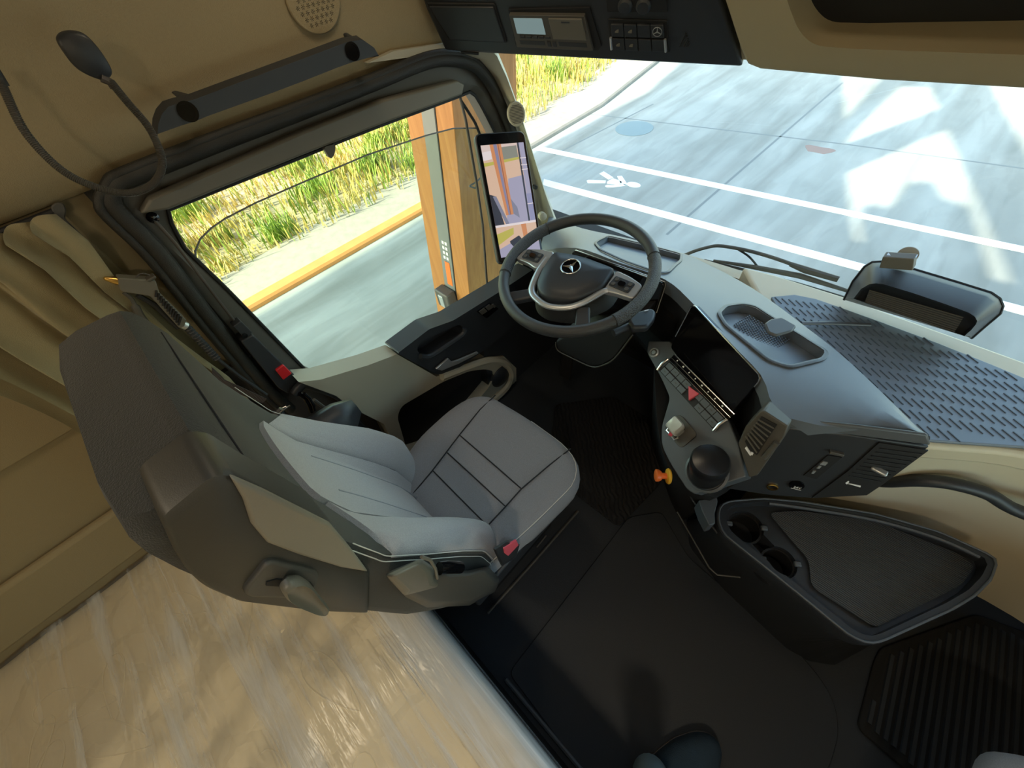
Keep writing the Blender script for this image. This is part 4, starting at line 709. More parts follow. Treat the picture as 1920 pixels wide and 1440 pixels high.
for (c_, d_, a_, par) in (((-0.152, -0.018), 0, 0.10, la), ((0.146, 0.016), 0, 0.02, ra)):
    def RB(w, h_, ox=0, oy=0): return [(c_[0] + (x + ox) * math.cos(a_) - (y + oy) * math.sin(a_), c_[1] + (x + ox) * math.sin(a_) + (y + oy) * math.cos(a_)) for x, y in rnd([(-w, -h_), (w, -h_), (w, h_), (-w, h_)], 0.006)]
    bp_ = spoke(RB(0.031, 0.019), 'soft_black', 'button_pad', 0.003, 0.007, 0.0015, par)
    spoke(RB(0.011, 0.009), 'gloss_black', 'touch_button', 0.007, 0.010, 0.001, bp_)
    for k in (-1, 1):
        for j in (-1, 1): spoke(RB(0.006, 0.006, k * 0.021, j * 0.009), 'housing', 'key_button', 0.007, 0.0085, 0.001, bp_)
for pl in ([(0.078, -0.100), (0.112, -0.082), (0.150, -0.135), (0.120, -0.165)], [(-0.085, -0.118), (-0.050, -0.136), (-0.105, -0.190), (-0.140, -0.166)]):
    q = MB(); q.loft([fw.poly(pl[:2] + pl[:1:-1][::-1], -0.030)] + [fw.poly(pl, -0.004)]) if False else fw.plate(q, pl, -0.026, -0.004); q.build('lower_spoke', 'soft_black', wheel, bevel=0.006, seg=3)
# star badge: a ring holding a three pointed star
bc = (-0.010, -0.008); fb_ = Fr(fw.p(bc[0], bc[1], 0.0195), (1, 0.02, 0), fw.v)
q = MB(); q.tube([fb_.p(0.028 * math.cos(2 * PI * k / 40), 0.028 * math.sin(2 * PI * k / 40), 0.001) for k in range(40)], 0.0020, 8, True, 1.0, up=fb_.n); bdg = q.build('badge_ring', 'chrome', padO, angle=70)
q = MB()
for k in range(3):
    a = PI / 2 + k * 2 * PI / 3 - 0.15; t = (0.0265 * math.cos(a), 0.0265 * math.sin(a)); l = (0.0062 * math.cos(a + PI / 3), 0.0062 * math.sin(a + PI / 3)); r_ = (0.0062 * math.cos(a - PI / 3), 0.0062 * math.sin(a - PI / 3))
    P0, T, Lf, Rt = fb_.p(0, 0, 0.0042), fb_.p(*t, 0.0012), fb_.p(*l, 0.0008), fb_.p(*r_, 0.0008); q.add([P0, T, Lf, Rt, fb_.p(0, 0, -0.001)], [(0, 1, 2), (0, 3, 1), (4, 2, 1), (4, 1, 3)])
q.build('star', 'chrome', bdg, flat=True)
q = MB(); fb_.plate(q, circ(0, 0, 0.0275, 32), -0.003, 0.0002); q.build('badge_field', 'gloss_black', bdg)

# steering column with its stalk, below the wheel
colm = thing('steering_column', (-0.60, 0.95, 0.70), 'black steering column shroud and stalk behind the wheel', 'steering column')
q = MB(); q.loft([[wc + V((s * w, y, z)) for s, y, z in ((-1, 0.0, -0.02), (-1, 0.0, -0.10), (-0.5, -0.02, -0.13), (0.5, -0.02, -0.13), (1, 0.0, -0.10), (1, 0.0, -0.02))] for w in (0.075,)] + [[V((-0.60 + s * 0.11, 1.02 + y, 0.86 + z)) for s, y, z in ((-1, 0.1, 0.02), (-1, 0.0, -0.10), (-0.5, -0.04, -0.14), (0.5, -0.04, -0.14), (1, 0.0, -0.10), (1, 0.1, 0.02))], [V((-0.60 + s * 0.14, 1.20 + y, 0.70 + z)) for s, y, z in ((-1, 0.1, 0.02), (-1, 0.0, -0.10), (-0.5, -0.04, -0.14), (0.5, -0.04, -0.14), (1, 0.0, -0.10), (1, 0.1, 0.02))]]); q.build('shroud', 'soft_black', colm, bevel=0.01)
lw = [(-0.704,0.800,0.625),(-0.691,0.800,0.612),(-0.527,0.800,0.626),(-0.446,0.800,0.729),(-0.394,0.800,0.867),(-0.394,0.800,0.900)]
q = MB(); q.prism([V(p) for p in [(-0.715,0.820,0.625),(-0.706,0.820,0.579),(-0.540,0.820,0.598),(-0.496,0.820,0.639),(-0.453,0.820,0.706),(-0.403,0.820,0.850),(-0.401,0.820,0.887),(-0.574,0.820,0.801)]], (0, 0.12, 0.02)); q.build('knee_cover', 'black', colm, bevel=0.006)
q = MB(); q.tube(smooth([(-0.711,0.815,0.625),(-0.701,0.815,0.586),(-0.617,0.815,0.591),(-0.537,0.815,0.605),(-0.493,0.815,0.646),(-0.450,0.815,0.713),(-0.400,0.815,0.855)], 4), 0.0025, 6); q.build('cover_line', 'housing', colm)
st_ = [V(p) for p in [(-0.412,0.721,0.930),(-0.387,0.789,0.930),(-0.375,0.859,0.930)]]
q = MB(); q.tube(st_[:2] + [st_[1].lerp(st_[2], 0.4)], 0.011, 10); q.build('stalk', 'soft_black', colm)
q = MB(); q.prism(rnd([(-0.400,0.772,0.950),(-0.405,0.812,0.950),(-0.377,0.855,0.950),(-0.358,0.850,0.950),(-0.346,0.822,0.950),(-0.344,0.781,0.950),(-0.374,0.753,0.950)], 0.010), (0, 0, -0.026)); so_ = q.build('stalk_head', 'soft_black', colm, bevel=0.008, seg=3)
q = MB(); q.prism([(-0.385,0.829,0.952),(-0.378,0.840,0.952),(-0.376,0.836,0.952),(-0.383,0.826,0.952)], (0, 0, 0.0006)); q.build('stalk_print', 'white_print', so_, flat=True)
pdl = MB(); pdl.loft([[V((-0.86 + s * 0.03, 1.10 + y, 0.45)) for s, y in ((-1, 0), (1, 0), (1, 0.02), (-1, 0.02))], [V((-0.84 + s * 0.035, 1.02 + y, 0.10)) for s, y in ((-1, 0), (1, 0), (1, 0.02), (-1, 0.02))]]); tag(pdl.build('pedal', 'black', bevel=0.006), 'dark pedal arm hanging in the shadow left of the column', 'pedal')

# ================================================================ driver's seat
seat = thing('driver_seat', (-0.59, 0.2, 0.0), 'grey fabric driver seat with charcoal tall backrest behind the steering wheel', 'seat')
XC = -0.59
def lerp_t(tb, z):
    if z <= tb[0][0]: return tb[0][1]
    for (a, va_), (b, vb_) in zip(tb, tb[1:]):
        if z <= b: t = (z - a) / (b - a); return va_ + (vb_ - va_) * t
    return tb[-1][1]
HW = [(0.44, 0.235), (0.60, 0.250), (0.80, 0.250), (1.0, 0.243), (1.2, 0.236), (1.32, 0.230), (1.385, 0.218), (1.412, 0.208), (1.425, 0.196)]
CX = [(0.44, -0.59), (1.0, -0.59), (1.3, -0.580), (1.425, -0.562)]
YF = [(0.44, 0.045), (0.56, 0.045), (0.70, 0.020), (0.90, -0.035), (1.05, -0.080), (1.2, -0.092), (1.35, -0.085), (1.405, -0.090), (1.425, -0.100)]
YR = [(0.44, -0.06), (0.58, -0.098), (0.73, -0.145), (0.90, -0.172), (1.05, -0.197), (1.22, -0.215), (1.30, -0.213), (1.36, -0.207), (1.405, -0.202), (1.425, -0.192)]
BO = [(0.44, 0.05), (0.58, 0.088), (0.68, 0.105), (0.80, 0.085), (0.92, 0.045), (1.02, 0.022), (1.15, 0.010), (1.4, 0.0)]
SX = [-1.0, -0.97, -0.90, -0.80, -0.68, -0.55, -0.40, -0.2, 0, 0.2, 0.40, 0.55, 0.68, 0.80, 0.90, 0.97, 1.0]
def bprof(s):
    s = abs(s)
    return 0.0 if s < 0.42 else (math.sin((s - 0.42) / 0.40 * PI / 2) if s < 0.82 else (1 - 0.45 * ((s - 0.82) / 0.18) ** 2))
def yfront(s, z): return lerp_t(YF, z) + lerp_t(BO, z) * bprof(s)
ZS = [0.44, 0.50, 0.56, 0.62, 0.68, 0.74, 0.80, 0.86, 0.92, 0.98, 1.05, 1.12, 1.20, 1.28, 1.34, 1.385, 1.41, 1.42, 1.425]
q = MB(); rings = []
for z in ZS:
    hw = lerp_t(HW, z); yr = lerp_t(YR, z); R_ = [V((lerp_t(CX, z) + s * hw, min(yfront(s, z) - 0.004, 9) - (0.016 if abs(s) == 1 else 0), z)) for s in SX]
    R_ += [V((lerp_t(CX, z) + s * hw, yr + (0.03 if abs(s) > 0.99 else (0.008 if abs(s) > 0.9 else 0)), z)) for s in (1.0, 0.93, 0.6, 0, -0.6, -0.93, -1.0)]; rings.append(R_)
q.loft(rings); back = q.build('backrest', 'seat_dark', seat, angle=44)
def front_patch(nm, m, s0, s1, z0, z1, off, par, ns=10, nz=12, ztop=None):
    rows = []
    for j in range(nz + 1):
        r = []
        for i in range(ns + 1):
            s = s0 + (s1 - s0) * i / ns; zt_ = z1 if ztop is None else ztop(s); z = z0 + (zt_ - z0) * j / nz; hw = lerp_t(HW, z); e = min(1, 5 * min(i, ns - i) / ns + 0.001, 5 * min(j, nz - j) / nz + 0.001)
            r.append(V((lerp_t(CX, z) + s * hw, yfront(s, z) + off * (0.35 + 0.65 * e), z)))
        rows.append(r)
    q = MB(); q.sheet(rows, (0, -0.012, 0)); return q.build(nm, m, par, angle=70)
bc_ = front_patch('backrest_cushion', 'seat_light', -0.50, 0.50, 0.52, 1.16, 0.016, seat, ztop=lambda s: 1.17 - 0.10 * s * s)
for s0, s1 in ((-0.52, -0.985), (0.52, 0.985)): front_patch('side_bolster', 'seat_light', s0, s1, 0.47, 1.05, 0.012, seat, ns=9, ztop=lambda s: 1.13 - 0.22 * (abs(s) - 0.5))
def front_line(pts, off): return [V((lerp_t(CX, z) + s * lerp_t(HW, z), yfront(s, z) + off, z)) for s, z in pts]
for s in (-0.30, 0.30):
    q = MB(); q.tube(front_line([(s * (1 - 0.2 * k / 12), 0.54 + 0.5 * k / 12) for k in range(13)], 0.015), 0.0025, 6); q.build('seam', 'seat_mid', bc_)
for off, s in ((0.010, 1.0), (-0.004, 1.012)):
    for sg in (1, -1):
        pts_ = [(sg * s, 0.50 + 0.66 * k / 24) for k in range(25)]; L2 = front_line(pts_, -0.004 + off * 0.6)
        q = MB(); q.tube(smooth(L2, 3), 0.0010, 5); q.build('stitching', 'thread', seat)
# fold line of the head section
q = MB(); q.tube([V((lerp_t(CX, 1.365) + s * lerp_t(HW, 1.365), lerp_t(YF, 1.365) - 0.003, 1.365)) for s in (-0.85, -0.4, 0, 0.4, 0.85)], 0.0012, 6); q.build('head_seam', 'seam', back)
# right hand side: leather flank, recliner lever and its bezel
def side(px): return [V(p) for p in px]
shl = rnd(side([(-0.338,-0.101,1.442),(-0.338,-0.091,1.427),(-0.338,-0.088,1.376),(-0.338,-0.077,1.247),(-0.338,-0.087,1.164),(-0.338,-0.102,1.063),(-0.338,-0.160,0.945),(-0.338,-0.184,1.087),(-0.338,-0.202,1.252),(-0.338,-0.197,1.322),(-0.338,-0.184,1.369),(-0.338,-0.152,1.437)]), [0.01, 0.01, 0, 0, 0, 0.01, 0.01, 0, 0.01, 0.02, 0.02, 0.01]); sc0 = sum(shl, V()) / len(shl)
q = MB(); q.loft([[sc0 + (p - sc0) * s_ + V((dx, 0, 0)) for p in shl] for s_, dx in ((0.93, 0.002), (0.985, -0.002), (1.0, -0.014), (1.0, -0.075))]); q.build('shoulder_shell', 'shell', seat, angle=50)
q = MB(); q.prism(side([(-0.330,-0.092,1.432),(-0.330,-0.086,1.385),(-0.330,-0.075,1.259),(-0.330,-0.085,1.178),(-0.330,-0.099,1.085),(-0.330,-0.113,1.158),(-0.330,-0.124,1.258),(-0.330,-0.128,1.317),(-0.330,-0.119,1.359),(-0.330,-0.103,1.396)]), (-0.012, 0, 0)); q.build('leather_flank', 'seat_leather', seat, bevel=0.004, seg=3)
q = MB(); q.prism(rnd(side([(-0.328,-0.185,1.278),(-0.328,-0.146,1.293),(-0.328,-0.141,1.283),(-0.328,-0.131,1.202),(-0.328,-0.134,1.188),(-0.328,-0.160,1.160),(-0.328,-0.169,1.170),(-0.328,-0.188,1.260)]), 0.008), (-0.012, 0, 0)); bz = q.build('lever_bezel', 'housing', seat, bevel=0.004, seg=3)
q = MB(); q.prism(side([(-0.326,-0.164,1.266),(-0.326,-0.157,1.256),(-0.326,-0.145,1.194),(-0.326,-0.148,1.181),(-0.326,-0.157,1.206),(-0.326,-0.168,1.261)]), (-0.004, 0, 0)); q.build('lever_slot', 'black', bz)
la_ = rnd([V(p) for p in [(-0.308,-0.156,1.263),(-0.308,-0.146,1.264),(-0.308,-0.138,1.246),(-0.308,-0.139,1.223),(-0.308,-0.149,1.180),(-0.308,-0.158,1.136),(-0.308,-0.168,1.124),(-0.308,-0.171,1.147),(-0.308,-0.169,1.206),(-0.308,-0.164,1.243)]], 0.012); lcn = sum(la_, V()) / len(la_)
q = MB(); q.loft([[lcn + (p - lcn) * s_ + V((dx, 0, 0)) for p in la_] for s_, dx in ((0.80, -0.016), (1.0, -0.006), (0.97, 0.002), (0.86, 0.006), (0.70, 0.003), (0.4, -0.001))]); q.build('recliner_lever', 'lever', bz, angle=60)
q = MB(); q.tube([(-0.332,-0.161,1.220),(-0.316,-0.157,1.230)], 0.008, 8); q.build('lever_stem', 'black', bz)
# grey adjuster pod low on the right side
q = MB(); A = side([(-0.335,-0.091,1.028),(-0.335,-0.077,1.020),(-0.335,-0.031,0.963),(-0.335,-0.023,0.837),(-0.335,0.025,0.692),(-0.335,0.070,0.594),(-0.335,0.083,0.386),(-0.335,0.044,0.335),(-0.335,-0.037,0.462),(-0.335,-0.100,0.734),(-0.335,-0.104,0.879)]); B = side([(-0.295,-0.080,1.100),(-0.295,-0.068,1.088),(-0.295,-0.032,1.044),(-0.295,-0.029,0.939),(-0.295,0.016,0.797),(-0.295,0.048,0.732),(-0.295,0.059,0.581),(-0.295,0.033,0.557),(-0.295,-0.027,0.650),(-0.295,-0.079,0.861),(-0.295,-0.085,0.983)])
q.loft([A, B]); pod = q.build('adjuster_pod', 'housing', seat, bevel=0.008, seg=3)
q = MB(); q.loft([side([(-0.297,-0.081,1.110),(-0.297,-0.027,1.052),(-0.297,-0.024,0.985),(-0.297,-0.042,0.877),(-0.297,-0.070,0.937),(-0.297,-0.093,0.989)]), side([(-0.278,-0.071,1.128),(-0.278,-0.032,1.085),(-0.278,-0.031,1.038),(-0.278,-0.045,0.971),(-0.278,-0.064,1.008),(-0.278,-0.077,1.044)])]); q.build('pod_paddle', 'lever', pod, bevel=0.006, seg=3)
q = MB(); q.tube([(-0.290,-0.019,0.972),(-0.286,-0.008,0.958),(-0.286,0.009,0.903)], 0.012, 12); q.build('pod_roller', 'gloss_black', pod, angle=70)
q = MB(); q.tube(side([(-0.283,-0.025,1.088),(-0.283,-0.019,1.052),(-0.283,-0.023,1.006),(-0.283,-0.033,0.964)]), 0.003, 6); q.build('pod_edge', 'lever', pod)
# cushion
cpl = [(-0.80, 0.02), (-0.856, 0.20), (-0.862, 0.36), (-0.845, 0.455), (-0.79, 0.51), (-0.60, 0.528), (-0.42, 0.528), (-0.345, 0.505), (-0.305, 0.44), (-0.318, 0.25), (-0.345, 0.02)]
cr = resample([V((x, y, 0)) for x, y in rnd(cpl, 0.05)], 64); cm = V((-0.585, 0.27, 0))
q = MB(); q.loft([[cm + (p - cm) * s + V((0, 0, z)) for p in cr] for s, z in ((0.90, 0.43), (0.985, 0.445), (1.0, 0.48), (0.985, 0.525), (0.965, 0.540))]); cu2 = q.build('cushion_base', 'seat_mid', seat, angle=60)
q = MB(); q.loft([[cm + (p - cm) * s + V((0, 0, z)) for p in cr] for s, z in ((0.95, 0.53), (0.962, 0.542), (0.94, 0.556), (0.86, 0.563), (0.70, 0.560), (0.4, 0.556), (0.1, 0.555))]); cu = q.build('seat_cushion', 'seat_mid', seat, angle=70)
def ctop(px, z): return [V((x, y, z)) for x, y, _ in px]
for nm, px in (('seam', [(-0.683,0.049,0.561),(-0.699,0.151,0.561),(-0.732,0.304,0.561),(-0.754,0.428,0.561),(-0.756,0.511,0.561)]), ('seam', [(-0.426,0.155,0.561),(-0.426,0.225,0.561),(-0.428,0.301,0.561),(-0.414,0.423,0.561),(-0.399,0.515,0.561)]), ('seam', [(-0.732,0.306,0.558),(-0.572,0.305,0.558),(-0.431,0.303,0.558)]), ('seam', [(-0.713,0.231,0.558),(-0.563,0.230,0.558),(-0.427,0.228,0.558)]), ('seam', [(-0.698,0.154,0.558),(-0.560,0.151,0.558),(-0.437,0.149,0.558)])):
    q = MB(); q.tube(px, 0.0022, 6); q.build(nm, 'seam', cu)
q = MB(); q.tube([cm + (p - cm) * 0.958 + V((0, 0, 0.5465)) for p in cr[26:60]], 0.0016, 5); q.build('stitching', 'thread', cu)
ft2 = [V(p) for p in [(-0.412,0.161,0.566),(-0.415,0.303,0.566),(-0.390,0.514,0.566),(-0.344,0.489,0.566),(-0.310,0.429,0.566),(-0.312,0.302,0.566),(-0.355,0.160,0.566)]]
# base
q = MB(); q.box((-0.585, 0.22, 0.36), (0.42, 0.46, 0.16)); q.build('seat_frame', 'soft_black', seat, bevel=0.02)
q = MB(); q.loft([[V((-0.585 + x * 0.17 * s, 0.22 + y * 0.19 * s, z)) for x, y in ((-1, -1), (1, -1), (1, 1), (-1, 1))] for s, z in ((1, 0.0), (1.0, 0.06), (0.92, 0.10), (1, 0.14), (0.92, 0.18), (1, 0.22), (0.92, 0.26), (1, 0.30))]); q.build('suspension_bellows', 'rubber', seat, bevel=0.006)
q = MB(); q.box((-0.34, 0.20, 0.44), (0.03, 0.44, 0.08)); q.build('side_rail', 'soft_black', seat, bevel=0.008)
# buckle
bk = V((-0.315, 0.115, 0.555)); q = MB(); q.loft([[V(p) for p in [(-0.318,0.098,0.721),(-0.318,0.142,0.682),(-0.318,0.176,0.555),(-0.318,0.150,0.487),(-0.318,0.096,0.547)]], [V(p) for p in [(-0.290,0.093,0.794),(-0.290,0.128,0.764),(-0.290,0.155,0.665),(-0.290,0.136,0.618),(-0.290,0.092,0.673)]]]); bko = q.build('belt_buckle', 'soft_black', seat, bevel=0.003)
q = MB(); q.prism([V(p) for p in [(-0.288,0.113,0.755),(-0.288,0.154,0.714),(-0.288,0.156,0.669),(-0.288,0.116,0.675),(-0.288,0.110,0.717)]], (-0.006, 0, 0)); q.build('buckle_button', 'pink_red', bko, bevel=0.002)
# left side: inner armrest shell with its chrome catch
q = MB(); q.loft([[V((-0.90 + dx * s, y, 0.83 + dz * s)) for dx, dz in ((-0.06, -0.06), (-0.05, 0.02), (0.0, 0.05), (0.05, 0.02), (0.06, -0.06))] for y, s in ((-0.13, 0.5), (-0.09, 0.9), (-0.02, 1.0), (0.05, 0.85), (0.10, 0.4))]); q.build('belt_housing', 'soft_black', seat, angle=70)

# passenger seat: only the front corner of its cushion reaches the picture
ps = thing('passenger_seat', (0.95, 0.2, 0.0), 'grey cushion corner of the passenger seat at the lower right edge', 'seat')
q = MB(); pp_ = rnd([(0.725, 0.0), (0.725, 0.565), (0.82, 0.62), (1.12, 0.62), (1.14, 0.0)], 0.05); q.loft([[V((0.94 + (x - 0.94) * s, 0.28 + (y - 0.28) * s, z)) for x, y in pp_] for s, z in ((0.92, 0.40), (1.0, 0.43), (1.0, 0.47), (0.93, 0.50))]); q.build('seat_cushion', 'seat_mid', ps, angle=60)
q = MB(); q.box((0.94, 0.25, 0.20), (0.30, 0.40, 0.40)); q.build('seat_base', 'black', ps, bevel=0.02)

# seat belt strap running up behind the seat, and reel
bt = thing('seat_belt', (-1.1, -0.08, 0.9), 'dark seat belt strap crossing behind the backrest towards the door side', 'seat belt')
q = MB()
a = [V(p) for p in [(-1.120,-0.114,1.034),(-1.110,-0.114,0.992),(-1.070,-0.093,0.965),(-1.020,-0.068,0.930)]]; b = [V(p) for p in [(-1.120,-0.137,0.998),(-1.110,-0.140,0.955),(-1.070,-0.109,0.951),(-1.020,-0.083,0.926)]]
q.sheet([a, b], (-0.003, 0, 0)); q.build('strap', 'belt', bt)
q = MB(); q.loft([[V(p) for p in [(-1.120,-0.113,1.034),(-1.120,-0.114,0.984),(-1.120,-0.141,0.947),(-1.120,-0.140,0.986)]], [V(p) + V((-0.01, 0, 0)) for p in [(-1.120,-0.113,1.034),(-1.120,-0.114,0.984),(-1.120,-0.141,0.947),(-1.120,-0.140,0.986)]]]); q.build('strap_guide', 'housing', bt)
# ring with key, hanging from a cord over the bolster
ky = thing('keys', (-0.900,-0.065,0.967), 'small bunch of keys on a cord above the left bolster of the seat', 'keys')
q = MB(); q.tube([(-0.900,-0.082,0.961),(-0.900,-0.064,0.965),(-0.900,-0.051,0.975)], [0.012, 0.013, 0.007], 8); q.build('key_fob', 'soft_black', ky)
q = MB(); q.tube([(-0.890,-0.065,0.975),(-0.890,-0.048,0.976),(-0.890,-0.031,0.976)], 0.0028, 6); q.tube([(-0.890,-0.048,0.983),(-0.890,-0.040,0.981)], 0.002, 6); q.build('key_blade', 'chrome', ky)
q = MB(); q.tube([(-0.900,-0.065,0.933),(-0.900,-0.042,0.907),(-0.900,0.024,0.825)], 0.002, 6); q.tube([(-0.900,-0.070,0.944),(-0.900,-0.065,0.933)], 0.006, 8); q.build('cord', 'black', ky)
rg = MB(); rg.tube([(-0.970,0.005,0.921),(-0.970,0.009,0.897),(-0.970,0.004,0.865),(-0.970,-0.004,0.839)], 0.007, 8); rg.tube([(-0.960,0.014,0.921),(-0.960,0.017,0.897),(-0.960,0.012,0.864),(-0.960,0.005,0.845)], 0.005, 8); tag(rg.build('cable_loops', 'gloss_black'), 'glossy black cable loops beside the dark belt housing at the door', 'cable')
"""rod beside the grip"""
rd = MB(); rd.tube([(-1.000,0.023,0.845),(-1.000,0.036,0.765)], 0.006, 8); rd.tube([(-1.000,0.036,0.765),(-1.000,0.036,0.735)], 0.009, 8); tag(rd.build('belt_tensioner', 'housing'), 'slim grey rod ending in a dark cap, beside the door grip', 'rod')

# ================================================================ overhead console and header
con = thing('overhead_console', (-0.85, 1.12, 1.50), 'dark overhead console with switch panel above the left half of the windscreen', 'overhead console')
CN = V((0.3, -0.83, -0.48)).normalized()
body = [V(p) for p in [(-1.102,0.798,1.650),(-1.129,0.836,1.569),(-1.145,0.883,1.476),(-1.092,0.906,1.470),(-0.425,1.172,1.426),(-0.443,1.137,1.477),(-0.471,1.082,1.555),(-0.483,1.048,1.605)]]
MB().prism(body, -CN * 0.06).build('console_shell', 'soft_black', con, bevel=0.006)
MB().prism(rnd([V(p) for p in [(-1.114,0.830,1.587),(-0.941,0.900,1.576),(-0.953,0.943,1.493),(-1.113,0.879,1.504)]], 0.006), CN * 0.004).build('storage_flap', 'black', con, bevel=0.002)
MB().prism([V(p) for p in [(-1.110,0.835,1.581),(-0.946,0.901,1.571),(-0.957,0.939,1.497),(-1.105,0.880,1.507)]], CN * 0.007).build('flap_face', 'soft_black', con, bevel=0.002)
q = MB(); q.prism([V(p) for p in [(-1.099,0.901,1.474),(-1.048,0.922,1.470),(-1.051,0.924,1.465),(-1.099,0.904,1.470)]], CN * 0.003); q.build('blind_slot', 'black', con)
spn = MB(); spn.prism(rnd([V(p) for p in [(-0.694,1.013,1.534),(-0.572,1.062,1.526),(-0.574,1.098,1.462),(-0.703,1.047,1.470)]], 0.004), CN * 0.003); spo = spn.build('switch_panel', 'black', con, bevel=0.001)
def lerp2(c, a, b): return c[0].lerp(c[1], a).lerp(c[3].lerp(c[2], a), b)
sc4 = [V(p) for p in [(-0.691,1.017,1.529),(-0.576,1.062,1.523),(-0.578,1.095,1.465),(-0.700,1.046,1.473)]]
for r_ in range(2):
    for k in range(4):
        a0, a1, b0, b1 = 0.03 + k * 0.24, 0.03 + k * 0.24 + 0.22, 0.04 + r_ * 0.5, 0.04 + r_ * 0.5 + 0.43
        q = MB(); q.prism([lerp2(sc4, a0, b0), lerp2(sc4, a1, b0), lerp2(sc4, a1, b1), lerp2(sc4, a0, b1)], CN * 0.008); ko = q.build('switch_key', 'soft_black', spo, bevel=0.001)
        c_ = lerp2(sc4, (a0 + a1) / 2, (b0 + b1) / 2) + CN * 0.0085; ux = (sc4[1] - sc4[0]).normalized(); vy = (sc4[3] - sc4[0]).normalized()
        q = MB()
        if r_ == 0 and k == 3:
            q.tube([c_ + (ux * math.cos(t) + vy * math.sin(t)) * 0.010 for t in [j * PI / 10 for j in range(20)]], 0.0008, 5, True)
            for j in range(3): t = -PI / 2 + j * 2 * PI / 3; q.tube([c_, c_ + (ux * math.cos(t) + vy * math.sin(t)) * 0.010], [0.0016, 0.0006], 5)
            q.build('star_icon', 'silver', spo)
        elif k in (0, 1): q.box(c_, (0.010, 0.002, 0.006)); q.build('switch_icon', 'housing', spo)
for a_ in (0.01, 0.985):
    q = MB(); q.tube([lerp2(sc4, a_, 0.5) + CN * 0.008, lerp2(sc4, a_, 0.95) + CN * 0.008], 0.003, 6); q.build('panel_clip', 'silver', spo)
q = MB(); q.prism(rnd([V(p) for p in [(-0.686,0.986,1.585),(-0.569,1.034,1.576),(-0.570,1.054,1.541),(-0.693,1.006,1.547)]], 0.003), CN * 0.003); dk = q.build('dial_panel', 'black', con, bevel=0.001)
for px in ([(-0.652,1.015,1.557)], [(-0.615,1.029,1.555)]):
    MB().lathe([(0.016, 0.002), (0.016, 0.006), (0.012, 0.010), (0.001, 0.011)], V(px[0]), CN, 24).build('dial', 'soft_black', dk)
q = MB()
for k in range(5):
    t = k / 5; a_ = V((-0.538,1.090,1.499)).lerp(V((-0.529,1.109,1.472)), t); b_ = V((-0.553,1.100,1.473)).lerp(V((-0.531,1.108,1.471)), t); q.tube([a_ + CN * 0.001, b_ + CN * 0.001], 0.0016, 5)
q.build('microphone_slots', 'black', con)
tg = thing('tachograph', (-0.90, 1.08, 1.49), 'grey digital tachograph with small pale display in the overhead console', 'tachograph')
T0 = [(-0.913,0.917,1.563),(-0.727,0.988,1.557),(-0.722,1.034,1.480),(-0.732,1.036,1.471),(-0.933,0.953,1.488)]
MB().prism([V(p) for p in T0], CN * 0.004).build('slot_frame', 'black', tg)
tc4 = [V(p) for p in [(-0.911,0.920,1.558),(-0.739,0.989,1.548),(-0.741,1.030,1.476),(-0.927,0.955,1.489)]]
def TQ(a0, b0, a1, b1, h0_, h1_, m, nm, par, bev=0.001):
    q = MB(); q.prism([lerp2(tc4, a0, b0) + CN * h0_, lerp2(tc4, a1, b0) + CN * h0_, lerp2(tc4, a1, b1) + CN * h0_, lerp2(tc4, a0, b1) + CN * h0_], CN * (h1_ - h0_)); return q.build(nm, m, par, bevel=bev)
fcs = TQ(0, 0, 1, 1, 0.0, 0.012, 'housing', 'face', tg); M['lcd'] = emit('lcd_glow', (0.30, 0.42, 0.42), 0.55)
TQ(0.05, 0.08, 0.44, 0.55, 0.011, 0.013, 'lcd', 'display', tg); TQ(0.53, 0.06, 0.96, 0.66, 0.011, 0.015, 'lever', 'printer_flap', tg); TQ(0.69, 0.12, 0.80, 0.17, 0.014, 0.016, 'soft_black', 'flap_grip', tg)
for k in range(5): TQ(0.08 + k * 0.085, 0.60, 0.15 + k * 0.085, 0.68, 0.011, 0.014, 'soft_black', 'key_button', tg)
TQ(0.06, 0.76, 0.40, 0.90, 0.011, 0.0125, 'soft_black', 'card_slot', tg); TQ(0.58, 0.76, 0.94, 0.90, 0.011, 0.0125, 'soft_black', 'card_slot', tg)
for k in (0.43, 0.50): TQ(k, 0.76, k + 0.05, 0.92, 0.011, 0.014, 'soft_black', 'eject_button', tg)
# beige header with the dark open compartment on the right
hd = thing('header_locker', (0.2, 1.15, 1.55), 'beige header panel with a dark open compartment above the windscreen', 'locker')
HN = V((0, -0.85, -0.5)).normalized(); HP = [(-0.476,1.028,1.615),(-0.459,1.061,1.558),(-0.421,1.114,1.470),(-0.404,1.131,1.440),(-0.373,1.136,1.432),(-0.148,1.135,1.434),(0.052,1.130,1.443)]
hx = [V(p) for p in HP] + [V((1.16, 1.06, 1.44)), V((1.16, 0.97, 1.62))]
hdo = MB().prism(hx, -HN * 0.09).build('locker_shell', 'beige', hd, bevel=0.012, seg=3)
op = rnd([V(p) for p in [(-0.351,1.042,1.591),(-0.331,1.065,1.552),(-0.307,1.087,1.515),(-0.276,1.100,1.493),(-0.211,1.100,1.494),(0.014,1.092,1.507),(0.156,1.087,1.516),(0.101,1.044,1.588)]], [0, 0.02, 0.02, 0.02, 0, 0, 0, 0])
cut(hdo, MB().prism([p + HN * 0.05 for p in op], -HN * 0.10)); MB().prism([p - HN * 0.046 for p in op], -HN * 0.02).build('locker_liner', 'black', hd)
struct(MB().prism([(-1.1, 1.04, 1.62), (1.16, 0.98, 1.60), (1.16, 1.0, 2.12), (-1.1, 1.05, 2.12)], (0, 0.04, 0)), 'trim_7', 'beige')

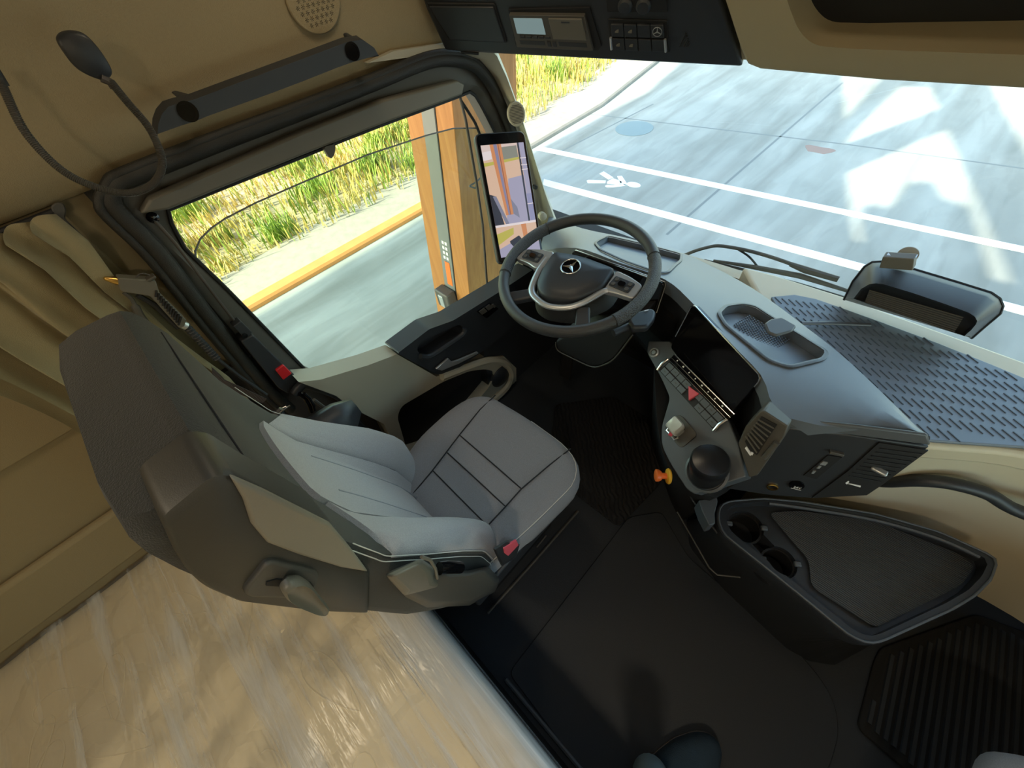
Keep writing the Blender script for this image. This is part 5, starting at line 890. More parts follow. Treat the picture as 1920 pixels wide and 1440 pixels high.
# ================================================================ camera mirror screen on the left pillar
F0 = V((-1.113, 0.911, 1.261)); mu = V((0.336, 0.921, -0.198)); mv = V((0.454, -0.343, -0.822)); fm_ = Fr(F0, mu, mv)
ms = thing('mirror_screen', F0, 'tall black camera-mirror screen showing the truck flank on the left pillar', 'screen')
msg = 1 if fm_.n.dot(V((1, -0.5, 0.5))) > 0 else -1
def MS(mb, pl, h0_, h1_): return fm_.plate(mb, pl, msg * h0_, msg * h1_)
W_, H_ = 0.184, 0.414
q = MB(); MS(q, rnd([(0, 0), (W_, 0), (W_, H_), (0, H_)], 0.022), -0.022, 0.0); hs = q.build('screen_housing', 'soft_black', ms, bevel=0.005, seg=3)
q = MB(); MS(q, rnd([(0.004, 0.004), (W_ - 0.004, 0.004), (W_ - 0.004, H_ - 0.004), (0.004, H_ - 0.004)], 0.02), 0.0, 0.0015); q.build('screen_bezel', 'gloss_black', ms)
E_ = {'sky': (0.62, 0.52, 0.50), 'yard': (0.62, 0.42, 0.30), 'lav': (0.33, 0.31, 0.42), 'lav2': (0.25, 0.25, 0.40), 'wood': (0.55, 0.22, 0.09), 'wood2': (0.28, 0.10, 0.06), 'dark': (0.03, 0.03, 0.045), 'tree': (0.22, 0.22, 0.18), 'grassy': (0.45, 0.40, 0.08), 'pale': (0.70, 0.62, 0.62), 'grey': (0.20, 0.20, 0.27), 'steel': (0.22, 0.20, 0.30)}
EM = {k: emit('screen_' + k, v, 1.0) for k, v in E_.items()}
x0, x1, y0, y1 = 0.014, 0.172, 0.036, 0.392
def SQ(m, pts, lift, nm='picture_area', par=None):
    q = MB(); MS(q, [(x0 + (x1 - x0) * a, y0 + (y1 - y0) * b) for a, b in pts], 0.0015, 0.0016 + lift * 0.0001); return q.build(nm, EM[m], par or pic, flat=True)
q = MB(); MS(q, [(x0, y0), (x1, y0), (x1, y1), (x0, y1)], 0.001, 0.0019); pic = q.build('screen_picture', EM['yard'], ms, flat=True)
for i, (m, p) in enumerate([('sky', [(0, 0), (1, 0), (1, 0.05), (0, 0.09)]), ('tree', [(0.30, 0.03), (0.82, 0.02), (0.82, 0.12), (0.30, 0.14)]), ('pale', [(0, 0.06), (0.20, 0.05), (0.20, 0.12), (0, 0.13)]), ('grassy', [(0, 0.15), (0.85, 0.12), (0.85, 0.14), (0, 0.18)]), ('lav', [(0.50, 0.30), (0.88, 0.28), (0.9, 0.70), (0.28, 0.70)]), ('grey', [(0.42, 0.44), (0.60, 0.56), (0.62, 0.66), (0.44, 0.60)]),
        ('lav', [(0.88, 0), (1, 0), (1, 0.70), (0.90, 0.70)]), ('dark', [(0.84, 0), (0.88, 0), (0.86, 0.70), (0.82, 0.70)]), ('lav2', [(0.88, 0.45), (1, 0.45), (1, 0.70), (0.88, 0.70)]), ('wood', [(0.20, 0), (0.46, 0), (0.48, 0.62), (0.30, 0.62)]), ('steel', [(0.28, 0), (0.36, 0), (0.40, 0.62), (0.36, 0.62)]), ('wood2', [(0.38, 0), (0.40, 0), (0.42, 0.62), (0.40, 0.62)]), ('dark', [(0, 0.42), (0.12, 0.44), (0.22, 0.70), (0, 0.70)]), ('grey', [(0.06, 0.44), (0.14, 0.44), (0.34, 0.70), (0.26, 0.70)]),
        ('pale', [(0, 0.70), (1, 0.70), (1, 0.72), (0, 0.72)]), ('grassy', [(0, 0.78), (0.42, 0.74), (0.40, 0.80), (0, 0.88)]), ('wood', [(0.62, 0.72), (0.74, 0.72), (0.74, 0.86), (0.64, 0.86)]), ('dark', [(0.28, 0.86), (0.52, 0.82), (0.62, 0.88), (0.50, 0.95), (0.30, 0.94)]), ('lav', [(0, 0.92), (0.28, 0.88), (0.40, 0.95), (1, 0.90), (1, 1), (0, 1)])]): SQ(m, p, 3 + i)
for b in (0.13, 0.19, 0.23, 0.54): SQ('pale', [(0.86, b), (1.0, b), (1.0, b + 0.006), (0.86, b + 0.006)], 24)
q = MB(); MS(q, [(0.07, 0.10), (0.13, 0.10), (0.13, 0.30), (0.07, 0.30)], -0.06, -0.02); q.build('screen_arm', 'soft_black', ms, bevel=0.006)
# pillar speaker and caps
ts = thing('pillar_speaker', (-1.115,1.112,1.252), 'small oval tweeter grille on the windscreen pillar above the mirror screen', 'speaker')
fs_ = Fr(V((-1.100,1.097,1.261)), (0.61, 0.79, 0), (-0.15, 0.12, 0.98)); sg2 = 1
q = MB(); fs_.plate(q, circ(0, 0, 0.030, 28, 0.036), -sg2 * 0.02, sg2 * 0.008); q.build('speaker_ring', 'beige_dark', ts, bevel=0.003)
q = MB()
for k in range(-6, 7):
    w_ = 0.024 * math.sqrt(max(0, 1 - (k * 0.0042 / 0.029) ** 2)); fs_.rect(q, -w_, k * 0.0042 - 0.001, w_, k * 0.0042 + 0.001, sg2 * 0.008, sg2 * 0.0095)
q.build('speaker_grille', 'housing', ts, flat=True)
for px, r_, m_, lb in (((-1.090,1.159,0.989), 0.008, 'black', 'small dark screw hole in the pillar beside the mirror screen'), ((-1.060,1.161,0.874), 0.016, 'beige_dark', 'round beige cover cap on the pillar just above the steering wheel')):
    q = MB(); q.lathe([(r_, -0.02), (r_, 0.004), (r_ * 0.8, 0.006), (0.0005, 0.006)], V(px), (0.85, -0.45, 0.25), 20); tag(q.build('cover_cap', m_), lb, 'cap')

# ================================================================ windscreen things
hsg = thing('camera_housing', (0.15, 1.28, 0.93), 'black wedge-shaped camera housing with ribbed panel on the windscreen', 'camera housing')
o_ = [(0.013,1.335,0.844),(0.005,1.335,0.909),(0.008,1.335,0.963),(0.017,1.335,0.981),(0.033,1.335,0.989),(0.104,1.335,0.994),(0.192,1.335,0.993),(0.264,1.335,0.991),(0.285,1.335,0.983),(0.301,1.335,0.967),(0.309,1.335,0.947),(0.308,1.335,0.902),(0.308,1.335,0.859)]
m_ = [(0.019,1.290,0.882),(0.015,1.290,0.934),(0.019,1.290,0.980),(0.027,1.290,0.996),(0.041,1.290,1.003),(0.107,1.290,1.007),(0.191,1.290,1.006),(0.255,1.290,1.005),(0.273,1.290,0.998),(0.284,1.290,0.987),(0.291,1.290,0.970),(0.291,1.290,0.931),(0.292,1.290,0.893)]
n_ = [(0.029,1.230,0.928),(0.030,1.230,0.962),(0.039,1.230,0.982),(0.050,1.230,0.990),(0.065,1.230,0.994),(0.126,1.230,0.995),(0.192,1.230,0.993),(0.241,1.230,0.990),(0.256,1.230,0.985),(0.266,1.230,0.976),(0.269,1.230,0.967),(0.271,1.230,0.951),(0.271,1.230,0.928)]
n2 = [(0.035,1.250,0.917),(0.037,1.250,0.945),(0.046,1.250,0.963),(0.055,1.250,0.971),(0.069,1.250,0.974),(0.132,1.250,0.976),(0.196,1.250,0.975),(0.245,1.250,0.971),(0.258,1.250,0.966),(0.266,1.250,0.960),(0.270,1.250,0.951),(0.270,1.250,0.937),(0.269,1.250,0.915)]
q = MB(); q.loft([o_, m_, n_, n2]); q.build('housing_shell', 'soft_black', hsg, angle=60)
q = MB(); q.tube(o_, 0.004, 6); q.build('housing_edge', 'black', hsg)
for k in range(8):
    t = k / 7; a = V((0.048,1.235,0.962)).lerp(V((0.056,1.235,0.926)), t); b = V((0.242,1.235,0.970)).lerp(V((0.251,1.235,0.928)), t); q = MB(); q.tube([a, b], 0.0022, 5); q.build('rib', 'housing', hsg)
tb_ = thing('toll_box', (0.061,1.270,1.033), 'small silver-grey toll box clipped on top of the black camera housing', 'toll box')
q = MB(); q.prism(rnd([V(p) for p in [(0.036,1.260,1.014),(0.028,1.260,1.045),(0.086,1.260,1.061),(0.099,1.260,1.032)]], 0.003), (0, 0.022, 0.004)); q.build('box_shell', 'lever', tb_, bevel=0.003)
q = MB(); q.prism([V(p) for p in [(0.029,1.268,1.041),(0.033,1.268,1.048),(0.088,1.268,1.062),(0.086,1.268,1.057)]], (0, 0.012, 0.002)); q.build('box_top', 'silver', tb_)
q = MB(); q.lathe([(0.022, 0), (0.022, 0.004), (0.017, 0.007), (0.001, 0.008)], V((0.073,1.325,1.032)), (0, -1, 0.1), 28); q.build('suction_pad', 'concrete_light', tb_)
wp = thing('wiper', (-0.311,1.460,0.757), 'black windscreen wiper with bent arm, parked along the base of the glass', 'wiper')
q = MB(); q.tube(smooth([(-0.551,1.460,0.716),(-0.513,1.460,0.750),(-0.474,1.460,0.779),(-0.438,1.460,0.800),(-0.386,1.460,0.812),(-0.318,1.460,0.821),(-0.240,1.460,0.824),(-0.169,1.460,0.822)], 4), 0.0065, 8); q.tube([(-0.182,1.460,0.821),(-0.132,1.460,0.818),(-0.033,1.460,0.822)], [0.008, 0.012, 0.010], 8); q.build('wiper_arm', 'housing', wp)
q = MB(); q.tube(smooth([(-0.360,1.460,0.812),(-0.315,1.460,0.798),(-0.272,1.460,0.769)], 4), 0.004, 6); q.build('washer_hose', 'black', wp)
q = MB(); q.tube([(-0.466,1.450,0.730),(-0.304,1.450,0.750),(-0.124,1.450,0.767),(0.021,1.450,0.774)], 0.007, 6, flat=0.6); q.build('wiper_blade', 'black', wp)
q = MB(); q.tube([(-0.432,1.455,0.740),(-0.274,1.455,0.771),(-0.137,1.455,0.794),(0.006,1.455,0.797)], [0.004, 0.009, 0.010, 0.006], 8); q.build('blade_bridge', 'housing', wp)

# ================================================================ left wall things
gh = thing('grab_handle', (-1.12, 0.39, 1.55), 'long dark grab handle on the padded panel above the side window', 'grab handle')
hA = [V(p) for p in [(-1.085,0.118,1.537),(-1.085,0.131,1.552),(-1.085,0.146,1.563),(-1.085,0.163,1.570),(-1.085,0.180,1.570),(-1.085,0.206,1.568),(-1.085,0.281,1.570),(-1.085,0.449,1.574),(-1.085,0.557,1.577),(-1.085,0.594,1.573),(-1.085,0.617,1.553),(-1.085,0.623,1.537)]]; hB = [V(p) for p in [(-1.085,0.120,1.537),(-1.085,0.133,1.537),(-1.085,0.163,1.537),(-1.085,0.189,1.536),(-1.085,0.215,1.537),(-1.085,0.258,1.537),(-1.085,0.351,1.537),(-1.085,0.427,1.538),(-1.085,0.509,1.540),(-1.085,0.551,1.540),(-1.085,0.594,1.538),(-1.085,0.623,1.536)]]
q = MB(); q.loft([hA + hB[::-1], [p + V((0.022, 0, -0.006)) for p in hA] + [p + V((0.022, 0, -0.004)) for p in hB[::-1]]]); gho = q.build('grip', 'soft_black', gh, bevel=0.008, seg=3)
for px in ((-1.062,0.187,1.549), (-1.062,0.559,1.554)):
    q = MB(); q.lathe([(0.017, 0.0), (0.017, 0.0015), (0.012, 0.0015), (0.011, -0.004), (0.001, -0.004)], V(px) + V((0.001, 0, 0)), (1, 0.0, 0.1), 20); q.build('screw_recess', 'gloss_black', gho)
for px in ([(-1.130,0.191,1.572),(-1.130,0.200,1.573),(-1.130,0.221,1.560),(-1.130,0.210,1.554)], [(-1.130,0.583,1.577),(-1.130,0.596,1.578),(-1.130,0.602,1.568),(-1.130,0.588,1.559)]):
    q = MB(); q.prism([V(p) for p in px], (0.04, 0, -0.01)); q.build('mount', 'soft_black', gh, bevel=0.005)
rs_ = thing('roof_speaker', (-1.150,0.552,1.636), 'round beige perforated speaker grille on the upper side panel', 'speaker')
pc_ = V((-1.147,0.554,1.644)); pn = V((0.98, 0, -0.205)).normalized(); fr_ = Fr(pc_, V((0, 1, 0)), V((0.205, 0, 0.98)))
sg3 = 1 if fr_.n.dot(pn) > 0 else -1
q = MB(); fr_.plate(q, circ(0, 0, 0.064, 40), 0, sg3 * 0.007); q.build('grille_disc', 'beige_felt', rs_, bevel=0.003)
q = MB()
for i in range(-4, 5):
    for j in range(-4, 5):
        cx = i * 0.0125 + (0.006 if j % 2 else 0); cy = j * 0.0108
        if cx * cx + cy * cy < 0.050 ** 2:
            for k in range(6):
                for rr_ in (0.0018, 0.0038): fr_.plate(q, circ(cx + rr_ * math.cos(k * PI / 3), cy + rr_ * math.sin(k * PI / 3), 0.0007, 5), sg3 * 0.007, sg3 * 0.0075)
q.build('grille_holes', 'black', rs_, flat=True)
ln = thing('reading_lamp', (-1.050,-0.018,1.648), 'black flexible gooseneck reading lamp with an oval head', 'lamp')
q = MB(); pth = smooth([(-1.080,-0.014,1.662),(-1.060,-0.019,1.644),(-1.030,-0.039,1.593),(-1.000,-0.037,1.541),(-0.980,-0.009,1.504),(-0.970,0.022,1.490),(-0.970,0.058,1.493),(-0.980,0.090,1.514),(-0.990,0.106,1.557),(-1.000,0.104,1.596),(-1.010,0.103,1.624)], 8); q.tube(pth, 0.0052, 10)
for k in range(0, len(pth) - 1):
    for t in (0.0, 0.33, 0.66): p = pth[k].lerp(pth[k + 1], t); d_ = (pth[k + 1] - pth[k]).normalized(); q.lathe([(0.0050, -0.0012), (0.0062, 0), (0.0050, 0.0012)], p, d_, 8)
q.build('gooseneck', 'housing', ln, angle=70)
la_ = smooth([(-1.020,0.095,1.627),(-1.020,0.081,1.638),(-1.020,0.075,1.650),(-1.020,0.075,1.666),(-1.020,0.078,1.680),(-1.020,0.088,1.686),(-1.020,0.101,1.686),(-1.020,0.113,1.681),(-1.020,0.118,1.671),(-1.020,0.119,1.654),(-1.020,0.116,1.636),(-1.020,0.107,1.628)], 4, True); lc = sum(la_, V()) / len(la_)
q = MB(); q.loft([[lc + (p - lc) * 0.9 + V((-0.012, 0, 0)) for p in la_], la_, [lc + (p - lc) * 0.97 + V((0.008, 0, -0.001)) for p in la_], [lc + (p - lc) * 0.85 + V((0.011, 0, -0.002)) for p in la_]]); q.build('lamp_head', 'soft_black', ln, angle=70)
q = MB(); q.tube([(-1.010,0.095,1.630),(-1.010,0.102,1.623),(-1.010,0.102,1.615)], 0.006, 8); q.build('lamp_collar', 'dark_steel', ln)
q = MB(); q.tube([(-1.075,-0.013,1.666),(-1.075,-0.019,1.644)], 0.009, 10); q.build('lamp_socket', 'soft_black', ln)

# curtain gathered at the rear edge of the door
cu_t = thing('curtain', (-1.16, -0.26, 1.1), 'olive-beige curtain bunched in folds on the left wall behind the seat', 'curtain')
q = MB(); rows = []; NC = 130
def cy1(z): return lerp_t([(0.60, -0.13), (0.85, -0.105), (0.965, -0.095), (1.14, -0.116), (1.31, -0.122), (1.395, -0.110), (1.45, -0.118)], z)
for j in range(30):
    k = j / 29; z = 1.452 - 0.84 * k; row = []
    for i in range(NC):
        t = i / (NC - 1); y = cy1(z) + (-0.415 + 0.02 * math.sin(z * 7) - cy1(z)) * t
        ph = 2 * PI * (5.5 * t + 0.35 * math.sin(6.0 * t + 1.5 * k)) + 0.9 * math.sin(k * 4.0 + t * 3)
        am = (0.028 + 0.013 * math.sin(9 * t + 2 * k)) * (0.30 + 0.70 * min(1, 4 * t)) * (0.75 + 0.25 * min(1, 6 * k))
        pinch = 0.006 * math.exp(-k * 14) * math.sin(2 * PI * 16 * t)
        sag = 0.010 * math.sin(k * 17 + t * 23) * math.exp(-k * 3) + 0.006 * math.sin(k * 9 - t * 12)
        x = -1.156 + am * (1.25 * (2 * abs(math.sin(ph / 2)) ** 0.75 - 1) + 0.2 * math.sin(2 * ph + 0.6)) + pinch + sag
        row.append(V((max(x, -1.208), y + 0.013 * math.cos(ph), z - 0.03 * t * k + 0.012 * math.exp(-k * 10) * math.sin(ph))))
    rows.append(row)
q.sheet(rows, (-0.003, 0, 0)); q.build('curtain_cloth', 'curtain', cu_t, angle=80)
q = MB(); q.tube([(-1.195, -1.0, 1.452), (-1.195, -0.5, 1.452), (-1.195, -0.10, 1.450)], 0.006, 8); q.build('curtain_rail', 'black', cu_t)
q = MB(); q.prism(rnd([V(p) for p in [(-1.195,-0.104,1.460),(-1.195,-0.092,1.463),(-1.195,-0.084,1.457),(-1.195,-0.089,1.446),(-1.195,-0.102,1.434),(-1.195,-0.103,1.389),(-1.195,-0.118,1.303),(-1.195,-0.125,1.304),(-1.195,-0.120,1.382),(-1.195,-0.112,1.437),(-1.195,-0.110,1.449)]], 0.004), (0.006, 0, 0)); q.build('rail_end_stop', 'housing', cu_t, bevel=0.002)

# compressed-air blow gun hanging at the door edge
ag = thing('air_gun', (-1.120,-0.096,1.261), 'grey plastic air blow gun with brass nozzle hanging beside the door', 'air gun')
q = MB(); q.prism(rnd([V(p) for p in [(-1.115,-0.108,1.327),(-1.115,-0.072,1.299),(-1.115,-0.061,1.289),(-1.115,-0.068,1.275),(-1.115,-0.074,1.261),(-1.115,-0.074,1.181),(-1.115,-0.087,1.170),(-1.115,-0.098,1.172),(-1.115,-0.091,1.266),(-1.115,-0.106,1.282),(-1.115,-0.123,1.299),(-1.115,-0.121,1.309)]], 0.003), (-0.026, 0, 0)); agb = q.build('gun_body', 'lever', ag, bevel=0.005, seg=3)
q = MB(); q.lathe([(0.001, 0.0), (0.004, 0.002), (0.008, 0.016), (0.009, 0.026), (0.001, 0.027)], V((-1.128,-0.129,1.334)), V((-1.128,-0.114,1.317)) - V((-1.128,-0.129,1.334)), 14); q.build('nozzle', 'brass', ag)
q = MB(); q.tube(smooth([(-1.128,-0.123,1.292),(-1.128,-0.122,1.274),(-1.128,-0.128,1.256),(-1.128,-0.135,1.236),(-1.128,-0.139,1.216)], 4), [0.004] * 8 + [0.008] * 9, 8, flat=0.6); q.build('trigger', 'housing', ag)
for k in range(11):
    t = k / 10; a = V((-1.113,-0.074,1.272)).lerp(V((-1.113,-0.076,1.196)), t); b = V((-1.113,-0.084,1.261)).lerp(V((-1.113,-0.094,1.181)), t); q = MB(); q.tube([a, b], 0.0022, 6); q.build('grip_rib', 'black', agb)
q = MB(); q.tube([(-1.128,-0.108,1.275),(-1.128,-0.099,1.240),(-1.128,-0.100,1.168)], 0.006, 8); q.build('grip_back', 'black', agb)
q = MB(); q.tube(smooth([(-1.128,-0.084,1.308),(-1.128,-0.075,1.311),(-1.128,-0.067,1.307),(-1.128,-0.061,1.297)], 4), 0.0016, 6); q.build('hang_loop', 'dark_steel', ag)
q = MB(); q.prism([V(p) for p in [(-1.112,-0.074,1.300),(-1.112,-0.055,1.301),(-1.112,-0.055,1.295),(-1.112,-0.072,1.293)]], (-0.02, 0, 0)); q.build('gun_cap', 'housing', ag, bevel=0.002)
q = MB(); q.tube([(-1.128,-0.089,1.173),(-1.128,-0.085,1.162)], 0.010, 12); q.build('hose_ferrule', 'silver', ag)
hp = [V(p) for p in [(-1.128,-0.085,1.162),(-1.128,-0.086,1.132),(-1.128,-0.087,1.095),(-1.128,-0.090,1.047)]]; q = MB(); q.tube(hp, 0.0085, 10)
for k in range(14): t = k / 13; p = hp[0].lerp(hp[-1], t); q.lathe([(0.0085, -0.002), (0.0100, 0), (0.0085, 0.002)], p, hp[-1] - hp[0], 10)
q.build('hose_sleeve', 'soft_black', ag, angle=70)
q = MB(); q.tube([(-1.125,-0.090,1.051),(-1.110,-0.081,0.974),(-1.080,-0.064,0.893)], 0.0048, 8); q.build('hose', 'black', ag)

# ================================================================ bunk
bunk = thing('bunk_base', (-0.1, -0.6, 0.0), 'dark boxed base under the mattress', 'bunk base')
MB().box((-0.05, -0.82, 0.19), (2.3, 1.36, 0.38)).build('base_box', 'black', bunk, bevel=0.01)
q = MB(); q.tube([(-0.185, -0.118, 0.006), (0.15, -0.116, 0.006)], 0.008, 8); tag(q.build('floor_rail', 'grey_panel'), 'slim grey rail on the floor along the foot of the bunk', 'rail')
mtr = thing('mattress', (-0.1, -0.6, 0.38), 'cream quilted mattress wrapped in clear plastic film on the lower bunk', 'mattress')
def wr(x, y): return 0.004 * math.sin(x * 9 + y * 4) + 0.003 * math.sin(x * 17 - y * 23) + 0.002 * math.sin(x * 41 + y * 13)
def sec(x, off, k):
    yf, yb, zb, zt = -0.125 + off, -1.50, 0.385, 0.530 + off; r = 0.045; pts_ = [(yf - 0.012, zb), (yf, zb + 0.02), (yf, zt - r)]
    for a in range(1, 6): t = a / 5 * PI / 2; pts_.append((yf - r + r * math.cos(t), zt - r + r * math.sin(t)))
    for a in range(1, 25): y = yf - r + (yb - yf + r) * a / 24; pts_.append((y, zt + k * wr(x, y) - (0.012 if a > 22 else 0)))
    pts_.append((yb, zb)); return [V((x, y, z)) for y, z in pts_]
M['quilt_thread'] = mat('quilt_thread', (0.93, 0.84, 0.62), 0.8)
def quilt():
    m = mat('mattress_ticking', (0.90, 0.80, 0.57), 0.85, vary=0.10, vscale=5); nt = m.node_tree; b = nt.nodes['Principled BSDF']; L = nt.links
    tc = nt.nodes.new('ShaderNodeTexCoord'); mp = nt.nodes.new('ShaderNodeMapping'); mp.inputs['Scale'].default_value = (7, 7, 2); mp.inputs['Rotation'].default_value = (0, 0, 0.6)
    v = nt.nodes.new('ShaderNodeTexVoronoi'); v.feature = 'DISTANCE_TO_EDGE'; v.inputs['Scale'].default_value = 1.0; n = nt.nodes.new('ShaderNodeTexNoise'); n.inputs['Scale'].default_value = 2.2
    mx = nt.nodes.new('ShaderNodeMix'); mx.data_type = 'VECTOR'; mx.inputs['Factor'].default_value = 0.25
    L.new(tc.outputs['Object'], mp.inputs[0]); L.new(mp.outputs[0], n.inputs['Vector']); L.new(mp.outputs[0], mx.inputs['A']); L.new(n.outputs['Color'], mx.inputs['B']); L.new(mx.outputs['Result'], v.inputs['Vector'])
    r = nt.nodes.new('ShaderNodeValToRGB'); r.color_ramp.elements[0].position = 0.0; r.color_ramp.elements[1].position = 0.10; L.new(v.outputs['Distance'], r.inputs[0])
    bp = nt.nodes.new('ShaderNodeBump'); bp.inputs['Strength'].default_value = 0.5; bp.inputs['Distance'].default_value = 0.01; L.new(r.outputs[0], bp.inputs['Height']); L.new(bp.outputs[0], b.inputs['Normal'])
    return m
xs_ = [-1.215 + 0.05 * i for i in range(46)]
q = MB(); q.loft([sec(x, -0.012 if x < -1.20 else 0.0, 0.6) for x in xs_]); mo = q.build('ticking', quilt(), mtr, angle=70)
R = random.Random(11)
for k in range(22):
    cx, cy, an, ln_ = R.uniform(-1.05, 0.3), R.uniform(-1.25, -0.24), R.uniform(-0.5, 0.9), R.uniform(0.07, 0.13); pts_ = []
    for t in range(24):
        a = 2 * PI * t / 24; lx = ln_ * math.cos(a); ly = ln_ * 0.30 * math.sin(a) * (1 - 0.5 * math.cos(a)); x = cx + lx * math.cos(an) - ly * math.sin(an); y = cy + lx * math.sin(an) + ly * math.cos(an); pts_.append((x, y, 0.5305 + 0.6 * wr(x, y)))
    q = MB(); q.tube(pts_, 0.0022, 5, True); q.build('quilting_leaf', 'quilt_thread', mo)
def film(whiteness):
    m = bpy.data.materials.new('clear_film'); m.use_nodes = True; nt = m.node_tree; L = nt.links; nt.nodes.remove(nt.nodes['Principled BSDF'])
    tc = nt.nodes.new('ShaderNodeTexCoord')
    def nz(sc, rot, s, d):
        mp = nt.nodes.new('ShaderNodeMapping'); mp.inputs['Scale'].default_value = sc; mp.inputs['Rotation'].default_value = (0, 0, rot); n = nt.nodes.new('ShaderNodeTexNoise'); n.inputs['Scale'].default_value = s; n.inputs['Detail'].default_value = 4; n.inputs['Distortion'].default_value = d
        L.new(tc.outputs['Object'], mp.inputs[0]); L.new(mp.outputs[0], n.inputs['Vector']); return n.outputs['Fac']
    ad = nt.nodes.new('ShaderNodeMath'); ad.operation = 'ADD'; sA = nz((0.7, 9, 3), 0.10, 2.2, 0.5); L.new(sA, ad.inputs[0]); L.new(nz((1.5, 5, 2), -0.5, 2.0, 0.6), ad.inputs[1])
    bp = nt.nodes.new('ShaderNodeBump'); bp.inputs['Strength'].default_value = 0.55; bp.inputs['Distance'].default_value = 0.02; L.new(ad.outputs[0], bp.inputs['Height'])
    gl = nt.nodes.new('ShaderNodeBsdfGlossy'); gl.inputs['Roughness'].default_value = 0.22; L.new(bp.outputs[0], gl.inputs['Normal'])
    df = nt.nodes.new('ShaderNodeBsdfDiffuse'); df.inputs[0].default_value = (0.85, 0.87, 0.87, 1); L.new(bp.outputs[0], df.inputs['Normal'])
    tr = nt.nodes.new('ShaderNodeBsdfTransparent'); fr_n = nt.nodes.new('ShaderNodeFresnel'); fr_n.inputs[0].default_value = 1.55; L.new(bp.outputs[0], fr_n.inputs['Normal'])
    m1 = nt.nodes.new('ShaderNodeMixShader'); rp = nt.nodes.new('ShaderNodeValToRGB'); rp.color_ramp.elements[0].position = 0.50; rp.color_ramp.elements[0].color = (whiteness, whiteness, whiteness, 1); rp.color_ramp.elements[1].position = 0.66; rp.color_ramp.elements[1].color = (whiteness + 0.42,) * 3 + (1,); L.new(sA, rp.inputs[0]); L.new(rp.outputs[0], m1.inputs[0]); L.new(tr.outputs[0], m1.inputs[1]); L.new(df.outputs[0], m1.inputs[2])  # whiter streaks painted in for highlights on the film's creases
    m2 = nt.nodes.new('ShaderNodeMixShader'); L.new(fr_n.outputs[0], m2.inputs[0]); L.new(m1.outputs[0], m2.inputs[1]); L.new(gl.outputs[0], m2.inputs[2]); L.new(m2.outputs[0], nt.nodes['Material Output'].inputs[0])
    return m
q = MB(); rr2 = [sec(x, 0.006, 1.3) for x in xs_]; q.loft([r[8:] for r in rr2], False, False); q.build('plastic_wrap', film(0.13), mtr, angle=80)
q = MB(); q.loft([r[:9] for r in rr2], False, False); q.build('film_front_glare', film(0.50), mtr, angle=80)  # front strip of film whitened to paint in the window's reflection
# wall ledge between the mattress and the side panel
struct(MB().prism([(-1.22, -1.52, 0.58), (-1.22, -0.30, 0.58), (-1.22, -0.30, 0.765), (-1.22, -1.52, 0.765)], (0.030, 0, 0)), 'trim_8', 'wall_trim', bevel=0.012)

# ================================================================ floor things
fc_ = MB(); fc_.prism(rnd([V(p) for p in [(-0.192,-0.098,0.000),(-0.190,0.409,0.000),(-0.190,0.654,-0.000),(-0.098,0.766,0.000),(0.076,0.673,0.000),(0.319,0.653,0.000),(0.509,0.635,0.000),(0.594,0.606,0.000),(0.645,0.560,0.000),(0.670,0.499,0.000),(0.676,0.396,0.000),(0.643,0.277,0.000),(0.223,-0.135,0.000),(0.122,-0.115,0.000)]], 0.03), (0, 0, 0.008)); tag(fc_.build('floor_cover', 'floor', bevel=0.003), 'large dark cover plate with a curved right edge on the middle of the floor', 'floor cover')
q = MB(); q.tube([(-0.380,-0.018,0.012),(-0.371,0.239,0.012),(-0.366,0.531,0.012)], 0.006, 6); q.tube([(-0.401,0.294,0.012),(-0.403,0.357,0.012)], 0.004, 6); tag(q.build('seat_rail', 'housing'), 'thin dark rail on the floor along the right side of the driver seat', 'rail')
dmt = MB(); dmt.prism(rnd([V(p) for p in [(-0.415,0.586,0.000),(-0.195,0.589,0.000),(-0.168,0.884,-0.000),(-0.330,1.135,0.000),(-0.606,1.144,-0.000),(-0.814,0.907,0.000),(-0.650,0.670,0.000)]], 0.03), (0, 0, 0.010)); tag(dmt.build('driver_mat', 'mat_wavy', bevel=0.003), 'black rubber mat with wavy relief in the driver footwell', 'floor mat')
pmt = MB(); pmt.prism(rnd([V(p) for p in [(0.688,0.829,0.000),(0.684,0.774,0.000),(0.699,0.569,0.000),(0.713,0.554,0.000),(0.913,0.543,0.000),(1.198,0.823,0.000),(1.165,1.237,0.000),(0.882,1.145,0.000)]], 0.02), (0, 0, 0.012)); pmo = tag(pmt.build('passenger_mat', 'mat_ribbed', bevel=0.003), 'black ribbed carpet mat in the passenger footwell', 'floor mat')

pmp = [(0.710,0.815,0.000),(0.716,0.582,0.000),(0.909,0.561,0.000),(1.196,0.844,0.000),(1.166,1.219,0.000),(0.892,1.123,-0.000)]
q = MB()
for k in range(26):
    x = 0.70 + 0.022 * k; ys = [y for y in [0.40 + 0.01 * i for i in range(85)] if inside(x - (y - 0.8) * 0.10, y, pmp)]
    if len(ys) > 4: y0, y1 = ys[0], ys[-1]; q.loft([[V((x + ox - (y - 0.8) * 0.10, y, z)) for ox, z in ((-0.008, 0.010), (-0.005, 0.0165), (0.005, 0.0165), (0.008, 0.010))] for y in (y0, y1)])
q.build('mat_ribs', 'floor', pmo)

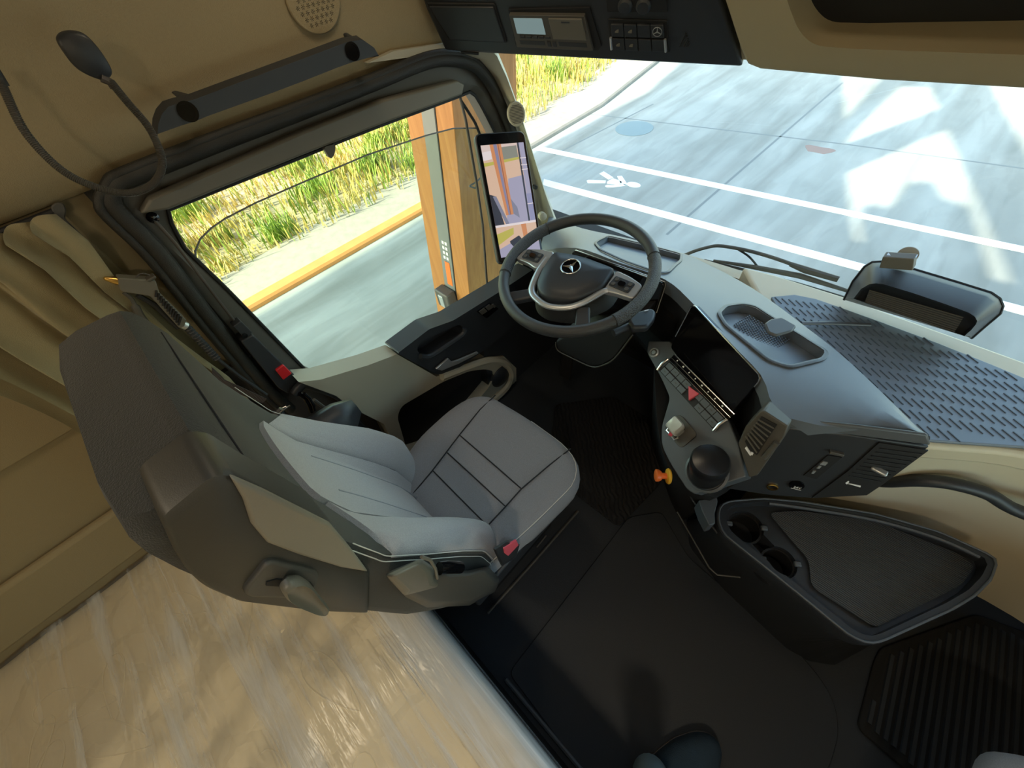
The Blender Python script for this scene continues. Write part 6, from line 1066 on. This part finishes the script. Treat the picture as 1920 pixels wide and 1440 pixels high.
# the photographer's shoe and trouser leg
pers = thing('person', (0.30, 0.10, 0.0), 'standing person at the bottom edge, only a navy suede shoe and pale trouser leg showing', 'person')
sh = rnd([V(p) for p in [(0.279,0.020,0.020),(0.284,0.075,0.020),(0.308,0.147,0.020),(0.345,0.206,0.020),(0.377,0.233,0.020),(0.407,0.236,0.020),(0.428,0.218,0.020),(0.440,0.177,0.020),(0.444,0.116,0.020),(0.366,0.009,0.020),(0.294,-0.047,0.020)]], 0.02); scn = sum(sh, V()) / len(sh)
q = MB(); q.loft([[scn + (p - scn) * s + V((0, 0, z)) for p in sh] for s, z in ((0.965, 0.006), (0.965, 0.028), (0.90, 0.052), (0.74, 0.070), (0.5, 0.080), (0.2, 0.084))]); shoe = q.build('shoe', 'shoe', pers, angle=70)
q = MB(); q.loft([[p + V((0, 0, -0.011)) for p in sh], [p + V((0, 0, 0.006)) for p in sh]]); q.build('shoe_sole', 'sole', shoe, bevel=0.003)
q = MB(); lg = V((0.294,0.015,0.120)); q.loft([[lg + V((0.052 * math.cos(k * PI / 10), 0.052 * math.sin(k * PI / 10), z)) + V((0.0, -z * 0.12, 0)) for k in range(20)] for z in (-0.03, 0.0, 0.25, 0.45)]); q.build('trouser_leg', 'denim', pers, angle=70)

# ceiling lamps of the cab (above the picture)
for i, (x, y, pw_) in enumerate(((-0.75, -0.75, 2.8), (0.62, -0.65, 8.5), (-0.75, 0.55, 1.6))):
    cl = thing('ceiling_lamp', (x, y, 2.12), ('warm ceiling lamp over the left end of the bunk', 'warm ceiling lamp over the right end of the bunk', 'warm ceiling lamp over the driver seat')[i], 'ceiling lamp')
    MB().box((x, y, 2.112), (0.26, 0.14, 0.016)).build('lamp_frame', 'beige', cl, bevel=0.004)
    MB().box((x, y, 2.102), (0.22, 0.10, 0.006)).build('lamp_lens', emit('lamp_lens', (1.0, 0.78, 0.5), 2.0), cl)
    ld = bpy.data.lights.new('ceiling_lamp', 'AREA'); ld.shape = 'RECTANGLE'; ld.size = 0.22; ld.size_y = 0.10; ld.energy = pw_; ld.color = (1.0, 0.84, 0.60)
    lo = bpy.data.objects.new('lamp_light', ld); COL.objects.link(lo); lo.location = (0, 0, -0.026); lo.parent = cl
